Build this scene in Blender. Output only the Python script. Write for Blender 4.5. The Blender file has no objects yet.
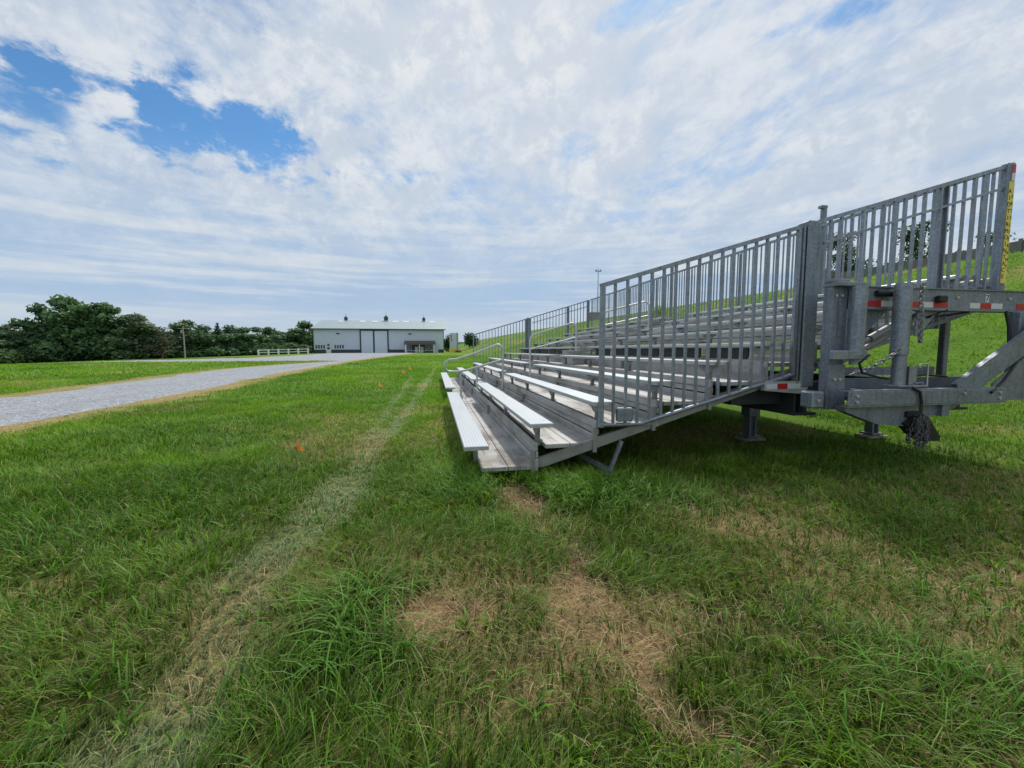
import bpy, bmesh, math, random
import numpy as np
from mathutils import Vector, Matrix, geometry
R = math.radians
random.seed(7)
rng = np.random.default_rng(11)
scn = bpy.context.scene
col = scn.collection

# ------------------------------------------------------------------ object helpers
def tag(o, label=None, cat=None, group=None, kind=None):
    if label: o['label'] = label
    if cat: o['category'] = cat
    if group: o['group'] = group
    if kind: o['kind'] = kind
    return o

def empty(name, loc, label, cat, group=None, rz=0):
    o = bpy.data.objects.new(name, None)
    o.location = loc
    o.rotation_euler = (0, 0, rz)
    o.empty_display_size = .2
    col.objects.link(o)
    return tag(o, label, cat, group)

def copy_tree(o, parent=None):
    c = o.copy()
    col.objects.link(c)
    if parent: c.parent = parent
    for ch in list(o.children):
        copy_tree(ch, c)
    return c

class MB:
    """collects shapes into one mesh"""
    def __init__(s):
        s.v = []; s.f = []; s.sm = []
    def add(s, vs, fs, smooth=False):
        b = len(s.v)
        s.v += [tuple(v) for v in vs]
        for f in fs:
            s.f.append([i + b for i in f]); s.sm.append(smooth)
        return s
    def box(s, x0, x1, y0, y1, z0, z1):
        v = [(x0,y0,z0),(x1,y0,z0),(x1,y1,z0),(x0,y1,z0),(x0,y0,z1),(x1,y0,z1),(x1,y1,z1),(x0,y1,z1)]
        return s.add(v, [(0,3,2,1),(4,5,6,7),(0,1,5,4),(1,2,6,5),(2,3,7,6),(3,0,4,7)])
    def cbox(s, x0, x1, y0, y1, z0, z1, c=.006):
        """chamfered box"""
        bm = bmesh.new()
        M = Matrix.Translation(((x0+x1)/2,(y0+y1)/2,(z0+z1)/2)) @ Matrix.Diagonal((x1-x0,y1-y0,z1-z0,1))
        bmesh.ops.create_cube(bm, size=1, matrix=M)
        bmesh.ops.bevel(bm, geom=bm.edges[:], offset=c, segments=1, affect='EDGES')
        bm.verts.index_update()
        s.add([v.co[:] for v in bm.verts], [[v.index for v in f.verts] for f in bm.faces])
        bm.free()
        return s
    def prism(s, poly, axis, a, b):
        """extrude a 2-D polygon along an axis ('x','y','z')"""
        n = len(poly)
        def p(u, v, w):
            return {'x': (w,u,v), 'y': (u,w,v), 'z': (u,v,w)}[axis]
        v = [p(u,w,a) for u,w in poly] + [p(u,w,b) for u,w in poly]
        f = [list(range(n)), list(range(2*n-1, n-1, -1))]
        for i in range(n):
            j = (i+1) % n
            f.append([i, i+n, j+n, j])
        return s.add(v, f)
    def bar(s, p, q, w, h, up=(0,0,1)):
        p = Vector(p); q = Vector(q); d = (q-p).normalized()
        u = Vector(up)
        if abs(d.dot(u)) > .99: u = Vector((0,1,0))
        a = d.cross(u).normalized(); b = a.cross(d).normalized()
        a *= w/2; b *= h/2
        v = [p-a-b,p+a-b,p+a+b,p-a+b,q-a-b,q+a-b,q+a+b,q-a+b]
        return s.add(v, [(0,3,2,1),(4,5,6,7),(0,1,5,4),(1,2,6,5),(2,3,7,6),(3,0,4,7)])
    def tube(s, pts, r, n=10, cap=True, r2=None):
        pts = [Vector(p) for p in pts]
        m = len(pts)
        rings = []
        prev = None
        for i, p in enumerate(pts):
            d = (pts[min(i+1,m-1)] - pts[max(i-1,0)]).normalized()
            if prev is None:
                u = Vector((0,0,1)) if abs(d.z) < .9 else Vector((1,0,0))
                a = d.cross(u).normalized()
            else:
                a = (prev - d*prev.dot(d)).normalized()
            prev = a
            b = d.cross(a)
            rr = r if r2 is None else r + (r2-r)*i/(m-1)
            rings.append([p + (a*math.cos(2*math.pi*k/n) + b*math.sin(2*math.pi*k/n))*rr for k in range(n)])
        v = [x for rg in rings for x in rg]
        f = []
        for i in range(m-1):
            for k in range(n):
                f.append((i*n+k, i*n+(k+1)%n, (i+1)*n+(k+1)%n, (i+1)*n+k))
        s.add(v, f, True)
        if cap:
            s.add(rings[0], [list(range(n-1,-1,-1))])
            s.add(rings[-1], [list(range(n))])
        return s
    def sphere(s, c, r, n=8, sz=1):
        v=[]; f=[]
        m = n//2+1
        for i in range(m+1):
            t = math.pi*i/m
            for k in range(n):
                a = 2*math.pi*k/n
                v.append((c[0]+r*math.sin(t)*math.cos(a), c[1]+r*math.sin(t)*math.sin(a), c[2]+r*sz*math.cos(t)))
        for i in range(m):
            for k in range(n):
                f.append((i*n+k,(i+1)*n+k,(i+1)*n+(k+1)%n,i*n+(k+1)%n))
        return s.add(v,f,True)
    def build(s, name, mat, parent=None):
        me = bpy.data.meshes.new(name)
        me.from_pydata(s.v, [], s.f)
        me.polygons.foreach_set('use_smooth', s.sm)
        me.materials.append(mat)
        me.update()
        o = bpy.data.objects.new(name, me)
        col.objects.link(o)
        if parent: o.parent = parent
        return o

def pieces(mb):
    """the separate pieces of a collection, each as its own MB"""
    key = {}; par = {}
    def find(a):
        while par[a] != a: par[a] = par[par[a]]; a = par[a]
        return a
    ids = []
    for v in mb.v:
        k = tuple(round(c, 5) for c in v)
        ids.append(key.setdefault(k, len(key)))
    for i in set(ids): par[i] = i
    for f in mb.f:
        for a in f[1:]: par[find(ids[a])] = find(ids[f[0]])
    out = {}
    for f, sm in zip(mb.f, mb.sm):
        r = find(ids[f[0]])
        m, mp = out.setdefault(r, (MB(), {}))
        g = []
        for a in f:
            if a not in mp: mp[a] = len(m.v); m.v.append(mb.v[a])
            g.append(mp[a])
        m.f.append(g); m.sm.append(sm)
    return [m for m, _ in out.values()]

def np_mesh(name, V, F, mat, cols=None, attr='tint', parent=None, smooth=False):
    """F: (n,k) index array"""
    me = bpy.data.meshes.new(name)
    V = np.ascontiguousarray(V, np.float32); F = np.ascontiguousarray(F, np.int32)
    n, k = F.shape
    me.vertices.add(len(V)); me.vertices.foreach_set('co', V.ravel())
    me.loops.add(n*k); me.loops.foreach_set('vertex_index', F.ravel())
    me.polygons.add(n)
    me.polygons.foreach_set('loop_start', np.arange(0, n*k, k, dtype=np.int32))
    me.polygons.foreach_set('loop_total', np.full(n, k, np.int32))
    if smooth: me.polygons.foreach_set('use_smooth', np.ones(n, bool))
    me.update(calc_edges=True)
    if cols is not None:
        a = me.color_attributes.new(attr, 'FLOAT_COLOR', 'POINT')
        c = np.ones((len(V), 4), np.float32); c[:, :3] = cols
        a.data.foreach_set('color', c.ravel())
    me.materials.append(mat)
    o = bpy.data.objects.new(name, me)
    col.objects.link(o)
    if parent: o.parent = parent
    return o

# ------------------------------------------------------------------ node helpers
class NT:
    def __init__(s, tree):
        s.t = tree; s.n = tree.nodes; s.l = tree.links
    def new(s, typ, props=None, **ins):
        nd = s.n.new(typ)
        for k, v in (props or {}).items(): setattr(nd, k, v)
        for k, v in ins.items():
            key = int(k[1:]) if k[0] == '_' and k[1:].isdigit() else k.replace('_', ' ')
            s.put(nd.inputs[key], v)
        return nd
    def put(s, sock, v):
        if isinstance(v, bpy.types.NodeSocket): s.l.new(v, sock)
        elif isinstance(v, bpy.types.Node): s.l.new(v.outputs[0], sock)
        else: sock.default_value = v
    def m(s, op, a, b=0., c=None, clamp=False):
        nd = s.n.new('ShaderNodeMath'); nd.operation = op; nd.use_clamp = clamp
        s.put(nd.inputs[0], a); s.put(nd.inputs[1], b)
        if c is not None: s.put(nd.inputs[2], c)
        return nd.outputs[0]
    def vm(s, op, a, b=(0,0,0)):
        nd = s.n.new('ShaderNodeVectorMath'); nd.operation = op
        s.put(nd.inputs[0], a); s.put(nd.inputs[1], b)
        return nd
    def mix(s, f, a, b, mode='MIX'):
        nd = s.n.new('ShaderNodeMix'); nd.data_type = 'RGBA'; nd.blend_type = mode
        s.put(nd.inputs[0], f); s.put(nd.inputs[6], a); s.put(nd.inputs[7], b)
        return nd.outputs[2]
    def ramp(s, f, lo, hi, a=0., b=1.):
        nd = s.n.new('ShaderNodeMapRange'); nd.interpolation_type = 'SMOOTHSTEP'
        s.put(nd.inputs[0], f)
        nd.inputs[1].default_value = lo; nd.inputs[2].default_value = hi
        nd.inputs[3].default_value = a; nd.inputs[4].default_value = b
        return nd.outputs[0]
    def noise(s, vec, scale, detail=4, rough=.55, dist=0.):
        nd = s.n.new('ShaderNodeTexNoise')
        if vec is not None: s.put(nd.inputs['Vector'], vec)
        nd.inputs['Scale'].default_value = scale; nd.inputs['Detail'].default_value = detail
        nd.inputs['Roughness'].default_value = rough; nd.inputs['Distortion'].default_value = dist
        return nd.outputs[0]

def C(r, g, b): return (r, g, b, 1.)

def mat(name, base, rough=.6, metal=0., var=.15, scale=3., bump=0., bscale=40., dirt=None, spec=.5, fine=0.):
    """general surface: two noises of colour variation, roughness variation, optional bump and dirt tint"""
    m = bpy.data.materials.new(name); m.use_nodes = True
    t = NT(m.node_tree); b = t.n['Principled BSDF']
    co = t.new('ShaderNodeTexCoord').outputs['Object']
    n1 = t.noise(co, scale, 5, .6); n2 = t.noise(co, scale*7.3, 3, .6)
    k = t.m('MULTIPLY_ADD', t.m('ADD', n1, t.m('MULTIPLY', n2, .6)), var*2, 1-var*1.6)
    c = t.vm('SCALE', C(*base)[:3]); t.put(c.inputs['Scale'], k)
    cc = c.outputs[0]
    if dirt:
        cc = t.mix(t.m('MULTIPLY', t.ramp(t.noise(co, scale*1.7, 6, .65), .45, .75), dirt[1]), cc, C(*dirt[0]))
    t.put(b.inputs['Base Color'], cc)
    b.inputs['Metallic'].default_value = metal
    t.put(b.inputs['Roughness'], t.m('MULTIPLY_ADD', n2, .25, rough-.12))
    b.inputs['Specular IOR Level'].default_value = spec
    if bump:
        bp = t.new('ShaderNodeBump', Height=t.noise(co, bscale, 3, .6)); bp.inputs['Strength'].default_value = bump
        bp.inputs['Distance'].default_value = .01
        t.put(b.inputs['Normal'], bp.outputs[0])
    return m

def plank_mat(name, base, dirtc, dirt, rough=.42, metal=.5, ribs=True):
    """extruded aluminium plank: ribs along the row, stains and scuffs"""
    m = bpy.data.materials.new(name); m.use_nodes = True
    t = NT(m.node_tree); b = t.n['Principled BSDF']
    co = t.new('ShaderNodeTexCoord').outputs['Object']
    sx = t.new('ShaderNodeSeparateXYZ', Vector=co)
    mp = t.new('ShaderNodeMapping', Vector=co); mp.inputs['Scale'].default_value = (6, .5, 6)
    streak = t.noise(mp.outputs[0], 1.6, 6, .65)
    blot = t.noise(co, 1.3, 7, .68)
    spot = t.noise(co, 14, 4, .7)
    f = t.m('MULTIPLY', t.m('ADD', t.ramp(blot, .38, .68), t.m('MULTIPLY', t.ramp(streak, .42, .66), .7)), dirt, clamp=True)
    c = t.mix(f, C(*base), C(*dirtc))
    c = t.mix(t.m('MULTIPLY', t.ramp(spot, .62, .72), .35), c, C(dirtc[0]*.45, dirtc[1]*.42, dirtc[2]*.4))
    rib = t.m('SINE', t.m('MULTIPLY', sx.outputs[0], 2*math.pi/.0317))
    groove = t.ramp(rib, -.98, -.75)
    if ribs:
        c = t.mix(t.m('MULTIPLY', t.m('SUBTRACT', 1., groove), .22), c, C(.06,.06,.06))
    t.put(b.inputs['Base Color'], c)
    b.inputs['Metallic'].default_value = metal
    t.put(b.inputs['Roughness'], t.m('MULTIPLY_ADD', f, .3, rough))
    if ribs:
        bp = t.new('ShaderNodeBump', Height=groove); bp.inputs['Strength'].default_value = .4; bp.inputs['Distance'].default_value = .003
        t.put(b.inputs['Normal'], bp.outputs[0])
    return m

def galv_mat(name, base, rough=.48, metal=.55):
    m = bpy.data.materials.new(name); m.use_nodes = True
    t = NT(m.node_tree); b = t.n['Principled BSDF']
    co = t.new('ShaderNodeTexCoord').outputs['Object']
    vo = t.new('ShaderNodeTexVoronoi', Vector=co); vo.inputs['Scale'].default_value = 55
    sp = t.new('ShaderNodeSeparateColor', Color=vo.outputs['Color'])
    n1 = t.noise(co, 4, 6, .65)
    mp = t.new('ShaderNodeMapping', Vector=co); mp.inputs['Scale'].default_value = (9, 9, .9)
    run = t.noise(mp.outputs[0], 2.2, 5, .6)
    k = t.m('ADD', t.m('MULTIPLY_ADD', sp.outputs[0], .34, .50), t.m('MULTIPLY', n1, .70))
    c = t.vm('SCALE', base); t.put(c.inputs['Scale'], k)
    cc = t.mix(t.m('MULTIPLY', t.ramp(run, .50, .70), .6), c.outputs[0], C(base[0]*.5, base[1]*.47, base[2]*.45))
    t.put(b.inputs['Base Color'], cc)
    b.inputs['Metallic'].default_value = metal
    t.put(b.inputs['Roughness'], t.m('MULTIPLY_ADD', sp.outputs[1], .2, rough-.1))
    return m

def leaf_mat(name, trans=.3, rough=.55, spec=.25, gain=1.):
    m = bpy.data.materials.new(name); m.use_nodes = True
    t = NT(m.node_tree); b = t.n['Principled BSDF']; out = t.n['Material Output']
    a = t.new('ShaderNodeVertexColor'); a.layer_name = 'tint'
    c = a.outputs[0]
    if gain != 1.:
        c = t.vm('MULTIPLY', c, gain if isinstance(gain, tuple) else (gain,)*3).outputs[0]
    t.put(b.inputs['Base Color'], c)
    b.inputs['Roughness'].default_value = rough; b.inputs['Specular IOR Level'].default_value = spec
    tr = t.new('ShaderNodeBsdfTranslucent', Color=t.mix(.5, c, C(.9,1.,.3), 'MULTIPLY'))
    mx = t.new('ShaderNodeMixShader'); mx.inputs[0].default_value = trans
    t.l.new(b.outputs[0], mx.inputs[1]); t.l.new(tr.outputs[0], mx.inputs[2])
    t.l.new(mx.outputs[0], out.inputs[0])
    return m

M = {}
M['seat'] = plank_mat('seat aluminium', (.57,.61,.635), (.38,.39,.385), .45, .36, .45)
M['tread'] = plank_mat('tread aluminium', (.50,.50,.49), (.25,.225,.20), .85, .5, .3)
M['riser'] = plank_mat('riser aluminium', (.47,.47,.465), (.27,.25,.23), .75, .5, .35, False)
M['cap'] = mat('mill aluminium', (.55,.56,.56), .45, .5, .12, 5, dirt=((.3,.29,.27),.5))
M['stringer'] = mat('stained aluminium', (.33,.32,.30), .55, .35, .2, 3, dirt=((.17,.15,.125),.7))
M['galv'] = galv_mat('galvanised steel', (.265,.295,.345))
M['galv2'] = galv_mat('weathered galvanised steel', (.225,.255,.30), .55)
M['bracket'] = mat('bracket steel', (.26,.265,.27), .5, .5, .2, 8)
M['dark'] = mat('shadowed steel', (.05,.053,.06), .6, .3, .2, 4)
M['black'] = mat('black rubber and gap shade', (.012,.012,.013), .55, 0, .2, 9)  # rubber parts, and the painted shade in the seat and post gaps
M['red'] = mat('red reflective tape', (.46,.018,.022), .3, 0, .12, 20)
M['white'] = mat('white reflective tape', (.62,.64,.64), .3, 0, .08, 20)
M['yellow'] = mat('yellow label', (.76,.63,.11), .5, 0, .12, 12)
M['ink'] = mat('black ink', (.02,.02,.018), .6, 0, .1, 9)
M['wood'] = mat('weathered wood', (.33,.29,.24), .8, 0, .3, 6, .3, 30)
M['barnwall'] = mat('white barn siding', (.55,.615,.685), .5, 0, .05, .4)
M['barndoor'] = mat('white sliding door', (.60,.665,.73), .5, 0, .05, .5)
M['navy'] = mat('dark green trim', (.035,.05,.055), .5, 0, .15, 1)
M['roof'] = mat('pale metal roof', (.33,.40,.405), .42, .1, .08, .3, dirt=((.26,.32,.325),.5))
M['sky'] = mat('translucent roof panel', (.62,.68,.68), .4, 0, .05, .6)
M['brownroof'] = mat('brown porch roof', (.10,.075,.065), .6, 0, .12, 1)
M['glass'] = mat('dark window glass', (.03,.035,.04), .12, 0, .1, 1, spec=.8)
M['wpaint'] = mat('white paint', (.74,.75,.74), .5, 0, .06, 2)
M['pole'] = mat('pole timber', (.40,.37,.33), .8, 0, .2, 1)
M['grey'] = mat('grey steel pole', (.33,.35,.38), .5, .3, .1, 2)
M['orange'] = mat('orange plastic flag', (.98,.19,.045), .45, 0, .08, 12)
for k_ in ('orange',):
    t = NT(M[k_].node_tree); o_ = t.n['Material Output']; p_ = t.n['Principled BSDF']
    tr_ = t.new('ShaderNodeBsdfTranslucent'); tr_.inputs[0].default_value = C(1., .33, .09)
    mx_ = t.new('ShaderNodeMixShader'); mx_.inputs[0].default_value = .5
    t.l.new(p_.outputs[0], mx_.inputs[1]); t.l.new(tr_.outputs[0], mx_.inputs[2]); t.l.new(mx_.outputs[0], o_.inputs[0])
M['flagy'] = mat('yellow plastic flag', (.75,.5,.05), .45, 0, .08, 12)
M['wire'] = mat('wire', (.3,.3,.3), .4, .8, .1, 12)
M['bark'] = mat('bark', (.085,.07,.055), .9, 0, .3, 3, .6, 12)
M['crestwall'] = mat('weathered timber wall', (.17,.16,.155), .85, 0, .3, .8, .4, 9)
M['tan'] = mat('tan box', (.23,.19,.16), .7, 0, .15, 1)
M['leaf'] = leaf_mat('foliage', .34, gain=2.75)
M['grass'] = leaf_mat('grass blades', .36, .55, .22, gain=(1.32, 1.34, 1.10))

# ------------------------------------------------------------------ terrain
def sp(t, k=4.): return k*np.logaddexp(0, np.asarray(t, float)/k)
def ss(t):
    t = np.clip(t, 0, 1); return t*t*(3-2*t)
def T(x, y):
    x = np.asarray(x, float); y = np.asarray(y, float)
    z = -0.0075*sp(np.minimum(y,170)-20) - 0.038*sp(np.minimum(-x,95)-35)
    u = np.clip((x-8.2)/17.8, 0, 1); pr = .5*u+.5*ss(u)
    return z + (5.6+.0066*np.clip(y-20, 0, 160))*pr*ss(1-(y-90)/620.)
def Tz(x, y): return float(T(x, y))

def vnoise(x, y, f, seed):
    """smooth value noise in 0..1"""
    x = np.asarray(x)*f + 137.1*seed; y = np.asarray(y)*f + 71.7*seed
    xi = np.floor(x).astype(np.int64); yi = np.floor(y).astype(np.int64)
    fx = x-xi; fy = y-yi
    fx = fx*fx*(3-2*fx); fy = fy*fy*(3-2*fy)
    def h(a, b):
        n = (a*374761393 + b*668265263 + seed*1442695) & 0x7fffffff
        n = ((n ^ (n >> 13))*1274126177) & 0x7fffffff
        return ((n ^ (n >> 16)) & 0xffff)/65535.
    return (h(xi,yi)*(1-fx)+h(xi+1,yi)*fx)*(1-fy) + (h(xi,yi+1)*(1-fx)+h(xi+1,yi+1)*fx)*fy
def fbm(x, y, f, seed, o=3):
    a = 0; w = 1.; s = 0
    for i in range(o):
        a = a + w*vnoise(x, y, f*2.03**i, seed+i*5); s += w; w *= .55
    return a/s

def pdist(x, y, pts):
    """distance to a polyline"""
    d = np.full(np.shape(x), 1e9)
    for (ax,ay),(bx,by) in zip(pts[:-1], pts[1:]):
        vx, vy = bx-ax, by-ay
        t = np.clip(((x-ax)*vx+(y-ay)*vy)/(vx*vx+vy*vy+1e-9), 0, 1)
        d = np.minimum(d, np.hypot(x-ax-t*vx, y-ay-t*vy))
    return d
def inpoly(x, y, P):
    r = np.zeros(np.shape(x), bool)
    j = len(P)-1
    for i in range(len(P)):
        xi, yi = P[i]; xj, yj = P[j]
        if yi != yj:
            c = ((yi > y) != (yj > y)) & (x < (xj-xi)*(y-yi)/(yj-yi)+xi)
            r ^= c
        j = i
    return r

ROAD_NEAR = [(-7.35,-14),(-7.3,0),(-7.26,7.8),(-7.2,9.8),(-7.1,12),(-7.2,16),(-7.85,26.6),(-8.3,41.8),(-7.9,59),(-6.9,89),(-6.0,110),(-5.2,129.6)]
ROAD_FAR = [(-31.5,129.6),(-27.8,101),(-26.9,92),(-25.5,77),(-26.2,66.3),(-28.2,62.2),(-31,58.6),(-36,56),(-44,56),(-58,58.5),(-58,56.5),(-44,53),(-32,48.5),(-26.9,46.6),(-20.7,45.6),(-15.7,46.6),(-9.9,45.3),(-9.4,44.5),(-12.2,35.2),(-12.9,28.9),(-12.3,20.9),(-11.8,16.2),(-11.7,13.7),(-11.6,9),(-11.7,0),(-11.8,-14)]
def rough_line(pts, step, amp):
    out = []
    for (ax,ay),(bx,by) in zip(pts[:-1], pts[1:]):
        n = max(1, int(math.hypot(bx-ax, by-ay)/step))
        for i in range(n):
            t = i/n; x = ax+(bx-ax)*t; y = ay+(by-ay)*t
            if abs(y-129.6) > .5:
                a = amp*(float(fbm(x, y, .9, 3))-.5)*2; x += a; y += a*.3
            out.append((x, y))
    out.append(pts[-1]); return out
ROAD = rough_line(ROAD_NEAR + ROAD_FAR, .7, .16)

STRIP = [(-1.12,.4),(-1.08,1.58),(-1.07,1.85),(-1.06,2.5),(-.95,3.9),(-.86,5.5),(-.65,8),(-.46,12),(-.19,19.7),(0.2,30)]
FORK = [(-1.05,4.8),(-1.0,6.7),(-.97,12.1),(-1.02,20.6)]
BROWN = [(.84,3.75),(.90,3.1),(.90,2.5),(.76,1.8),(.86,1.47),(.96,1.2),(1.05,.6)]
PALE = [(2.0,2.95),(2.45,2.7),(2.93,2.2),(2.9,1.75),(3.1,1.4),(3.4,.9)]
FIELDLINE = [(-24,36),(-32,46),(-40,50)]
def masks(x, y):
    """returns (track, bare, dry, lush) in 0..1"""
    j = (fbm(x, y, 1.7, 21)-.5)
    j2 = (fbm(x, y, 5., 22)-.5)
    d1 = pdist(x, y, STRIP)+j*.34+j2*.16; d2 = pdist(x, y, FORK)+j*.3+j2*.16
    w = .24-.09*ss((y-3)/7)
    track = np.maximum(ss(1.25-d1/w), .75*ss(1.2-d2/.14)*ss((y-4.5)/1.5))
    track = track*np.clip(.45+1.3*fbm(x, y, 1.4, 9), 0, 1)*ss((34-y)/10)
    db = pdist(x, y, BROWN)+j*.6+j2*.3
    bare = ss(1.2-db/.215)*np.clip(fbm(x, y, 2.9, 31, 4)*3.2-.50, 0, 1)
    da = np.hypot((x-.02)/1.25, y-2.1)+j*.35+j2*.2
    bare = np.maximum(bare, ss(1.2-da/.25)*np.clip(fbm(x, y, 3.4, 33, 4)*3.4-.75, 0, 1))
    bare = np.maximum(bare, .35*ss((fbm(x, y, 1.9, 35, 4)-.58)/.08)*ss((x-.2)/.7)*ss((4.2-y)/1.0))
    dp = pdist(x, y, PALE)+j*.5+j2*.2
    dry = np.maximum(ss(1.2-dp/.30)*.9, .55*ss((x-1.2)/1.2)*ss((4.2-y)/1.4)*np.clip(.3+1.3*fbm(x, y, 1.2, 44), 0, 1))
    dry = np.maximum(dry, .5*ss((fbm(x, y, .55, 41, 4)-.56)/.12))
    dry = np.maximum(dry, .6*ss(1.2-(pdist(x, y, FIELDLINE)+j*1.2)/.5))
    dr = np.abs(pdist(x, y, ROAD_NEAR)); dr2 = pdist(x, y, ROAD_FAR[17:])
    dd = np.minimum(dr, dr2)
    dd = dd*np.where((x > -9.5), 1., 1.35)
    verge = ss(1.2-(dd+j*1.1+j2*.3)/np.where(x > -9.5, 1.0, .9))
    verge = verge*np.clip(.15+1.7*fbm(x, y, .9, 46), 0, 1)
    dry = np.maximum(dry, verge)
    lush = np.maximum(ss(1.3-np.hypot((x+.33)*1.2, y-2.05)/.42), .45*ss(1.2-np.hypot(x-1.95, (y-1.2)*1.3)/.4))
    lush = np.maximum(lush, .55*ss(1.2-pdist(x, y, [(.25,4.0),(1.0,3.75),(1.9,3.3)])/.55))
    lush = lush*(1-bare*.8)
    return track, bare, dry, lush, verge

# ---- ground sheet: fine near the camera, growing to the horizon
def axis(lo, hi, step, far_lo, far_hi, g=1.09):
    a = list(np.arange(lo, hi, step))
    s = step; v = a[-1]
    while v < far_hi: s *= g; v += s; a.append(v)
    s = step; v = a[0]; pre = []
    while v > far_lo: s *= g; v -= s; pre.append(v)
    return np.array(pre[::-1]+a)
gx = axis(-5, 8, .075, -1200, 1200, 1.075); gy = axis(.3, 12, .075, -300, 1500, 1.06)
GX, GY = np.meshgrid(gx, gy)
tk, br, dy, lu, vg = masks(GX, GY)
near = np.exp(-(np.hypot(GX, GY)/6.5)**2)
GZ = T(GX, GY) + near*(.07*(fbm(GX, GY, .9, 51)-.5) + .04*(fbm(GX, GY, 4, 52)-.5) - .03*tk)
nx, ny = len(gx), len(gy)
V = np.stack([GX, GY, GZ], -1).reshape(-1, 3)
ii = (np.arange(ny-1)[:, None]*nx + np.arange(nx-1)[None]).ravel()
F = np.stack([ii, ii+1, ii+nx+1, ii+nx], 1)
cols = np.stack([np.clip(tk+0*GX, 0, 1), np.clip(np.maximum(br, 0), 0, 1), np.clip(dy, 0, 1)], -1).reshape(-1, 3)

gm = bpy.data.materials.new('ground'); gm.use_nodes = True
t = NT(gm.node_tree); b = t.n['Principled BSDF']
at = t.new('ShaderNodeVertexColor'); at.layer_name = 'tint'
sc = t.new('ShaderNodeSeparateColor', Color=at.outputs[0])
geo = t.new('ShaderNodeNewGeometry').outputs['Position']
ln = t.vm('LENGTH', geo).outputs['Value']
farf = t.ramp(ln, 1.5, 11.)
big = t.noise(geo, .055, 4, .6); mid = t.noise(geo, .6, 5, .65); fin = t.noise(geo, 9., 5, .7); gr = t.noise(geo, 60., 3, .7)
mpg = t.new('ShaderNodeMapping', Vector=geo); mpg.inputs['Scale'].default_value = (.5, .22, 1); mpg.inputs['Rotation'].default_value = (0, 0, .15)
stripe = t.noise(mpg.outputs[0], 1., 3, .5)
g1 = t.mix(t.ramp(mid, .3, .7), C(.080,.165,.017), C(.125,.228,.025))
g1 = t.mix(t.m('MULTIPLY', t.ramp(big, .4, .7), .5), g1, C(.145,.235,.032))
g1 = t.mix(t.m('MULTIPLY', t.ramp(fin, .4, .75), .45), g1, C(.055,.110,.010))
g1 = t.mix(t.m('MULTIPLY', t.ramp(stripe, .5, .75), .35), g1, C(.135,.205,.042))
soil = t.mix(t.ramp(fin, .3, .7), C(.045,.060,.016), C(.085,.098,.030))
soil = t.mix(t.m('MULTIPLY', t.ramp(gr, .5, .7), .35), soil, C(.19,.155,.085))
g = t.mix(farf, soil, g1)
g = t.mix(t.m('MULTIPLY', sc.outputs[0], .7), g, t.mix(t.ramp(fin, .3, .7), C(.10,.145,.055), C(.20,.235,.115)))
g = t.mix(sc.outputs[1], g, t.mix(t.ramp(gr, .3, .7), C(.055,.034,.022), C(.30,.20,.132)))
g = t.mix(t.m('MULTIPLY', sc.outputs[2], .85), g, t.mix(t.ramp(fin, .3, .7), C(.24,.165,.085), C(.47,.335,.19)))
g = t.vm('MULTIPLY', g, (1.20, 1.20, 1.02)).outputs[0]
t.put(b.inputs['Base Color'], g); b.inputs['Roughness'].default_value = .95; b.inputs['Specular IOR Level'].default_value = .1
bp = t.new('ShaderNodeBump', Height=t.m('ADD', t.m('MULTIPLY', fin, 2.), gr)); bp.inputs['Strength'].default_value = .8; bp.inputs['Distance'].default_value = .03
t.put(b.inputs['Normal'], bp.outputs[0])
ground = np_mesh('ground', V, F, gm, cols, smooth=True); tag(ground, kind='structure')

# ---- gravel road and yard in front of the barn (one sheet following the terrain)
rm = bpy.data.materials.new('gravel'); rm.use_nodes = True
t = NT(rm.node_tree); b = t.n['Principled BSDF']
geo = t.new('ShaderNodeNewGeometry').outputs['Position']
vo = t.new('ShaderNodeTexVoronoi', Vector=geo); vo.inputs['Scale'].default_value = 34
vs = t.new('ShaderNodeSeparateColor', Color=vo.outputs['Color'])
n1 = t.noise(geo, .35, 5, .65); n2 = t.noise(geo, 2.2, 7, .75)
vo3 = t.new('ShaderNodeTexVoronoi', Vector=geo); vo3.inputs['Scale'].default_value = 13
vs3 = t.new('ShaderNodeSeparateColor', Color=vo3.outputs['Color'])
gc = t.mix(t.m('ADD', t.m('MULTIPLY', vs.outputs[0], .72), t.m('MULTIPLY', vs3.outputs[0], .28)), C(.09,.10,.12), C(.54,.555,.585))
gc = t.mix(t.m('MULTIPLY', t.ramp(n1, .4, .7), .5), gc, C(.37,.385,.41))
gc = t.mix(t.m('MULTIPLY', t.ramp(n2, .5, .75), .5), gc, C(.21,.21,.205))
mpr = t.new('ShaderNodeMapping', Vector=geo); mpr.inputs['Scale'].default_value = (1.1, .05, 1)
gc = t.mix(t.m('MULTIPLY', t.ramp(t.noise(mpr.outputs[0], 1., 4, .6), .5, .7), .4), gc, C(.22,.215,.20))
t.put(b.inputs['Base Color'], gc); b.inputs['Roughness'].default_value = .9; b.inputs['Specular IOR Level'].default_value = .2
bp = t.new('ShaderNodeBump', Height=vo.outputs['Distance']); bp.inputs['Strength'].default_value = .6; bp.inputs['Distance'].default_value = .012
t.put(b.inputs['Normal'], bp.outputs[0])
pts = list(ROAD); ne = len(pts)
edges = [(i, (i+1) % ne) for i in range(ne)]
for step, (x0,x1,y0,y1) in ((.9,(-14,-5,-14,50)), (3.,(-82,-5,44,129))):
    for x in np.arange(x0, x1, step):
        for y in np.arange(y0, y1, step):
            if y > 46 and step < 2: continue
            pts.append((x+random.uniform(-.2,.2), y+random.uniform(-.2,.2)))
P = np.array(pts)
keep = np.ones(len(P), bool)
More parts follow.
